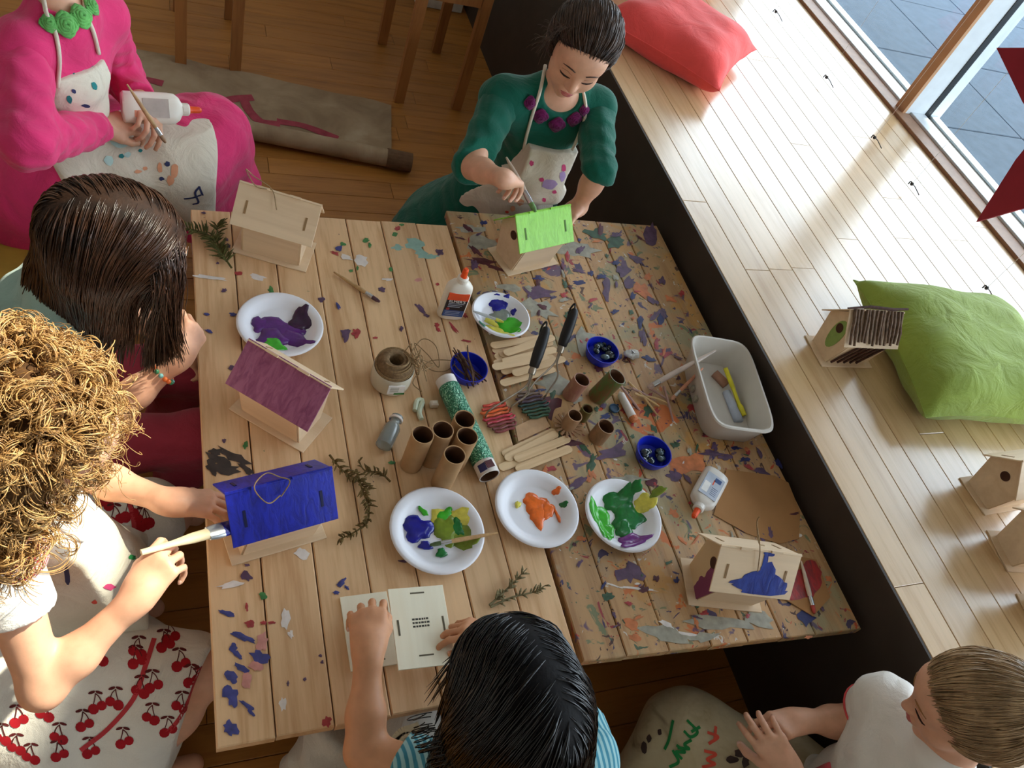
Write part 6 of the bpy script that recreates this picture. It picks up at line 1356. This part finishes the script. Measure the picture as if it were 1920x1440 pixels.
J = K.J; ks = K.wear('striped_shirt', K.T, AQS, .009, clip=[lambda X, Y, Z: .25 - Z + 0 * X], wob=folds(.0022))
for q in 'RL':
    e = midp(J['sh' + q], J['el' + q], .5); K.wear('sleeve', [cone(J['sh' + q], .047, e, .043, .03)], AQS, .006, clip=K.plane(e, J['el' + q] - J['sh' + q]), wob=folds(.002), parent=ks)
GRP = cloth('pale_grey_trousers', (196, 186, 174), .08, .85, .4)
K.wear('grey_trousers', [cone(J['hipR'], .075, J['hipL'], .075, .04)] + K.Lg['R'][:3] + K.Lg['L'][:3], GRP, .010, clip=[lambda X, Y, Z: Z - .36 + 0 * X], wob=folds(.002, 40, 50, 30))
BLKH = hair_mat('black_hair', (22, 15, 14), (10, 7, 7), .26, .5)
F, vv = hair_cap(K, BLKH, [ell(K.L(0, -.014, .025), (.076, .091, .079), .02, K.hM), cone(K.L(0, -.08, -.01), .056, V(.452, .165, .645), .066, .05), cone(K.L(.055, -.03, -.03), .042, V(.508, .20, .655), .045, .05), cone(K.L(-.055, -.03, -.03), .042, V(.380, .205, .655), .045, .05), cone(V(.380, .205, .655), .044, V(.362, .18, .62), .034, .04)], .004, clip=cap_clip(K, .035, -2, 1.5, .02))
def black_dir(p):
    q = (p - K.hc) @ K.hM; side = np.where(q[:, 0] > .01, 1.0, -1.0); w_ = np.clip((q[:, 2] - .0) / .11, 0, 1)[:, None]
    return w_ * (side[:, None] * K.hM[:, 0] * .8 - .5 * K.hM[:, 1]) + (1 - w_ * .85) * V(-.10, -.10, -1)
combed(K, F, vv, black_dir, 4200, BLKH, 10, .0125, r=.0011, free_at=-.4, grav=.12)
n = 26; s0 = K.scalp(np.stack([-1 + 0 * np.zeros(n), RNG.uniform(-.4, .5, n), RNG.uniform(-.5, -.1, n)], 1), 1.2)     # curl-out ends by the left shoulder
lk = []
for i in range(n):
    r = RNG.uniform(.012, .022); t = np.linspace(0, 4.2, 16); c = s0[i] + V(-.012, -.02, -.055); lk.append(np.stack([c[0] - r * np.sin(t) - .004 * t, c[1] + .002 * t, c[2] + r * np.cos(t)], 1))
strands('curled_ends', np.array(lk), .0009, BLKH, K.root, K.off)
PNL = wood('panel_ply', (242, 234, 210), (236, 224, 194), axis=1, scale=.4, rough=.6, tone=.03)
def panel(q, z, label, extra=True):
    P = [at(*p, z) for p in q]; c = sum(P) / 4; ux = unit(P[1] - P[0]); ang = math.atan2(ux[1], ux[0]); wd = (np.linalg.norm(P[1] - P[0]) + np.linalg.norm(P[2] - P[3])) / 2; ht = (np.linalg.norm(P[3] - P[0]) + np.linalg.norm(P[2] - P[1])) / 2
    t = empty('plywood_panel', (c[0], c[1], z - .0015), ang, label, 'panel', 'loose birdhouse panels'); MB().box((-wd / 2, -ht / 2, 0), (wd / 2, ht / 2, .003), .0005).build('panel_board', PNL, t)
    return t, wd, ht
pa, wd, ht = panel(((735, 1105), (836, 1097), (848, 1245), (738, 1258)), .5565, 'blank pale panel with slots and tiny print held by the black-haired child')
SLD = plain('slot_dark', (92, 84, 66), .8); PRN = plain('print_ink', (70, 66, 58), .8)
for x in (-wd * .40, wd * .40): MB().box((x - .0016, -.013, .0025), (x + .0016, .013, .0034)).build('slot', SLD, pa)
for y in (-ht * .36, ht * .42): MB().box((-.011, y - .0012, .0025), (.013, y + .0012, .0034)).build('slot', SLD, pa)
random.seed(6)
for k, y in enumerate((.010, .004, -.002)):
    x = -.014
    while x < .014: w2 = random.uniform(.002, .005); MB().box((x, y, .0028), (min(x + w2, .016), y + .0030, .0033)).build('tiny_print', PRN, pa); x += w2 + .0012
pb, wd, ht = panel(((642, 1120), (735, 1108), (738, 1248), (652, 1258)), .5030, 'blank pale panel lying on the boards under the child\'s left hand')
MB().box((-.002, -ht * .42, .0025), (.018, -ht * .42 + .0022, .0034)).build('slot', SLD, pb)
# pale bag and straw hanging below the table edge beside the child
BAG = cloth('pale_cloth_bag', (206, 196, 182), .08, .85, .7); c = at(595, 1430, .12)
thing_ = blob('cloth_bag', [cone(c - V(.02, .02, .03), .05, c + V(.03, .01, .02), .05, .04), cone(c, .045, c + V(.01, .02, .07), .04, .05)], BAG, None, c - V(0, 0, .12), clip=[lambda X, Y, Z: .001 - Z + 0 * X], wob=folds(.006, 60, 50, 60)); thing_.location = c - V(0, 0, .12); tag(thing_, 'pale crumpled cloth bag on the floor below the near table edge', 'bag')

# ------------------------------------------------------------------ fair-haired child at the lower right
shR, shL = V(1.215, .165, .555), V(1.205, -.055, .56)
elR = at(1590, 1352, .44); wrR = at(1500, 1352, .455); elL = V(1.09, -.06, .42); wrL = at(1478, 1440, .465)
D = Person('fair-haired child in a white blouse with canvas apron at the lower right corner', (1.2, .04, 0), (-1, .12, 0), SKIN, dict(
    pelvis=(1.215, .045, .22), neck=(1.205, .06, .628), shR=shR, shL=shL, elR=elR, elL=elL, wrR=wrR, wrL=wrL, hipR=(1.20, .125, .21), hipL=(1.20, -.035, .21),
    knR=(1.0, .245, .20), knL=(.98, -.06, .20), anR=(1.02, .08, .05), anL=(1.05, .06, .05), toR=(.95, .06, .03), toL=(1.0, .12, .03)))
D.head((1.192, .106, .752), (-.70, .42, -.48), (-.2, .15, 1), 1.0)
D.hands(R=dict(d=(-.95, .0, .12), nrm=(.1, .35, .8), thumb=1, curl=44, topen=24, tcurl=26), L=dict(d=(-.45, .75, .25), nrm=(-.6, -.2, .7), thumb=-1, fingers=[(20, 40, 30), (22, 40, 30), (26, 40, 30), (30, 40, 30)], topen=48, tcurl=18))
D.build(); D.face(plain('brow_blond', (150, 104, 60), .7))
J = D.J; bl = D.wear('white_blouse', D.T, WHT, .010, clip=[lambda X, Y, Z: .25 - Z + 0 * X], wob=folds(.003, 40, 60, 50))
for q in 'RL':
    e = midp(J['sh' + q], J['el' + q], .45); D.wear('sleeve', [cone(J['sh' + q], .050, e, .046, .03)], WHT, .006, clip=D.plane(e, J['el' + q] - J['sh' + q]), wob=folds(.003), parent=bl)
MB().tube([midp(J['shR'], J['elR'], .42) + .053 * (math.cos(t) * unit(np.cross(J['elR'] - J['shR'], V(0, 0, 1))) + math.sin(t) * unit(np.cross(np.cross(J['elR'] - J['shR'], V(0, 0, 1)), J['elR'] - J['shR']))) for t in np.linspace(0, 2 * math.pi, 25)], .0022, 5, cap=False).build('red_piping', plain('red_piping', (206, 70, 72), .7), bl, True, D.off)
CNV, cnt_, cbb = new_mat('stained_canvas_apron'); co = coords(cnt_); n1 = noise(cnt_, co, 9, 4, .6, 1.0)
cnt_.links.new(ramp(cnt_, n1, [(.28, lin((112, 90, 66))), (.42, lin((190, 172, 136))), (.7, lin((208, 192, 158)))]), cbb.inputs['Base Color']); cbb.inputs['Roughness'].default_value = .9; bump(cnt_, cbb, noise(cnt_, co, 24, 3), .4, .01)
lapp = [cone(J['pelvis'], .085, J['pelvis'] - V(.08, 0, .0), .10, .06), cone(J['hipR'], .08, J['knR'], .07, .08), cone(J['hipL'], .08, J['knL'], .07, .08), cone(J['knR'], .065, J['knR'] + V(-.10, -.09, -.08), .07, .08), cone(J['knL'], .065, J['knL'] + V(-.08, .08, -.08), .07, .08), cone(V(1.08, .1, .2), .07, V(.93, .1, .16), .08, .1)]
lap = D.wear('canvas_apron', lapp, CNV, .012, clip=[lambda X, Y, Z: .02 - Z + 0 * X], wob=folds(.003, 34, 30, 22))
PKS = cloth('coral_sash', (216, 84, 96), .12, .85, .6)
D.wear('coral_sash', D.T + lapp[:1], PKS, .016, clip=[lambda X, Y, Z: Z - .43 + (X - 1.2) * .2 + 0 * Y, lambda X, Y, Z: .335 - Z + 0 * X, lambda X, Y, Z: X - 1.18 + 0 * Y, lambda X, Y, Z: Y - .11 + 0 * X], wob=folds(.003, 60, 70, 40), parent=bl)
ltr = toward((1.0, .2, .28)); GL, RL = plain('letter_green', (24, 128, 60), .7), plain('letter_coral', (226, 84, 62), .7)
def write(pts_list, mat, w_=.006):
    po = []
    for pts in pts_list: po += stroke([at(*p, .27) for p in pts], w_)
    o = decal('painted_lettering', po, lap, mat, lap, D.off, ltr, .002)
    if o: o['kind'] = 'stuff'
write([[(1290, 1352), (1308, 1372), (1296, 1382), (1284, 1372)], [(1298, 1372), (1312, 1364)], [(1296, 1388), (1284, 1396), (1292, 1404), (1272, 1402)], [(1270, 1398), (1284, 1410), (1268, 1410), (1278, 1422)], [(1262, 1408), (1272, 1428), (1256, 1438)], [(1262, 1352), (1254, 1386), (1246, 1404)]], GL)
write([[(1328, 1374), (1346, 1382), (1330, 1394)], [(1342, 1364), (1340, 1388)], [(1322, 1408), (1342, 1414), (1326, 1424), (1340, 1432), (1318, 1438)]], RL)
random.seed(9)
o = decal('apron_paint_spot', pxdots([(1386, 1412, 22, 18), (1372, 1424, 26, 14), (1396, 1428, 16, 22), (1204, 1402, 12, 26), (1214, 1384, 10, 16), (1236, 1372, 9, 14), (1440, 1432, 18, 10)], .27), lap, plain('apron_dark_paint', (70, 52, 46), .8), lap, D.off, ltr, .0018)
if o: o['kind'] = 'stuff'
FAIR = hair_mat('ash_blonde_hair', (188, 154, 114), (126, 98, 66), .36, .5)
pulled_back(D, FAIR, (0, -.105, .055), 2600, .030, -.055, 1.3, top=.02)
kn = D.L(0, -.115, .06); MB().tube([kn - D.off + .017 * (math.cos(t) * D.hM[:, 0] + math.sin(t) * unit(D.hM[:, 2] + .6 * D.hM[:, 1])) for t in np.linspace(0, 2 * math.pi, 15)], .005, 6, cap=False).build('hair_tie', plain('grey_hair_tie', (110, 110, 116), .7), D.root, True)
n = 420; rt = kn + RNG.normal(0, .009, (n, 3)); ed = kn + (D.hM @ V(0, -.05, -.0)) + np.stack([RNG.normal(.03, .014, n), RNG.normal(-.03, .016, n), RNG.uniform(-.15, -.09, n)], 1)
strands('ponytail', bez(rt, rt + (D.hM @ V(0, -.05, .035)), ed + V(.01, -.01, .08), ed, 14), .0012 * np.linspace(1, .5, 14)[None], FAIR, D.root, D.off)

RIB = cloth('cream_ribbon', (206, 186, 150), .08, .8, .3)
for k, pts in enumerate((((738, 1388), (752, 1372), (770, 1366), (786, 1360)), ((744, 1392), (760, 1380), (776, 1384), (780, 1400)))):
    P = [at(*p, .47) for p in pts]; mb = MB(); Q = spline(P, 12)
    for a, b in zip(Q[:-1], Q[1:]):
        w_ = unit(np.cross(b - a, V(0, 0, 1))) * .006; mb.add([a - w_, a + w_, b + w_, b - w_, a - w_ - V(0, 0, .0012), a + w_ - V(0, 0, .0012), b + w_ - V(0, 0, .0012), b - w_ - V(0, 0, .0012)], [(0, 1, 2, 3), (7, 6, 5, 4), (0, 4, 5, 1), (2, 6, 7, 3)])
    mb.build('tie_ribbon', RIB, ks, False, K.off)
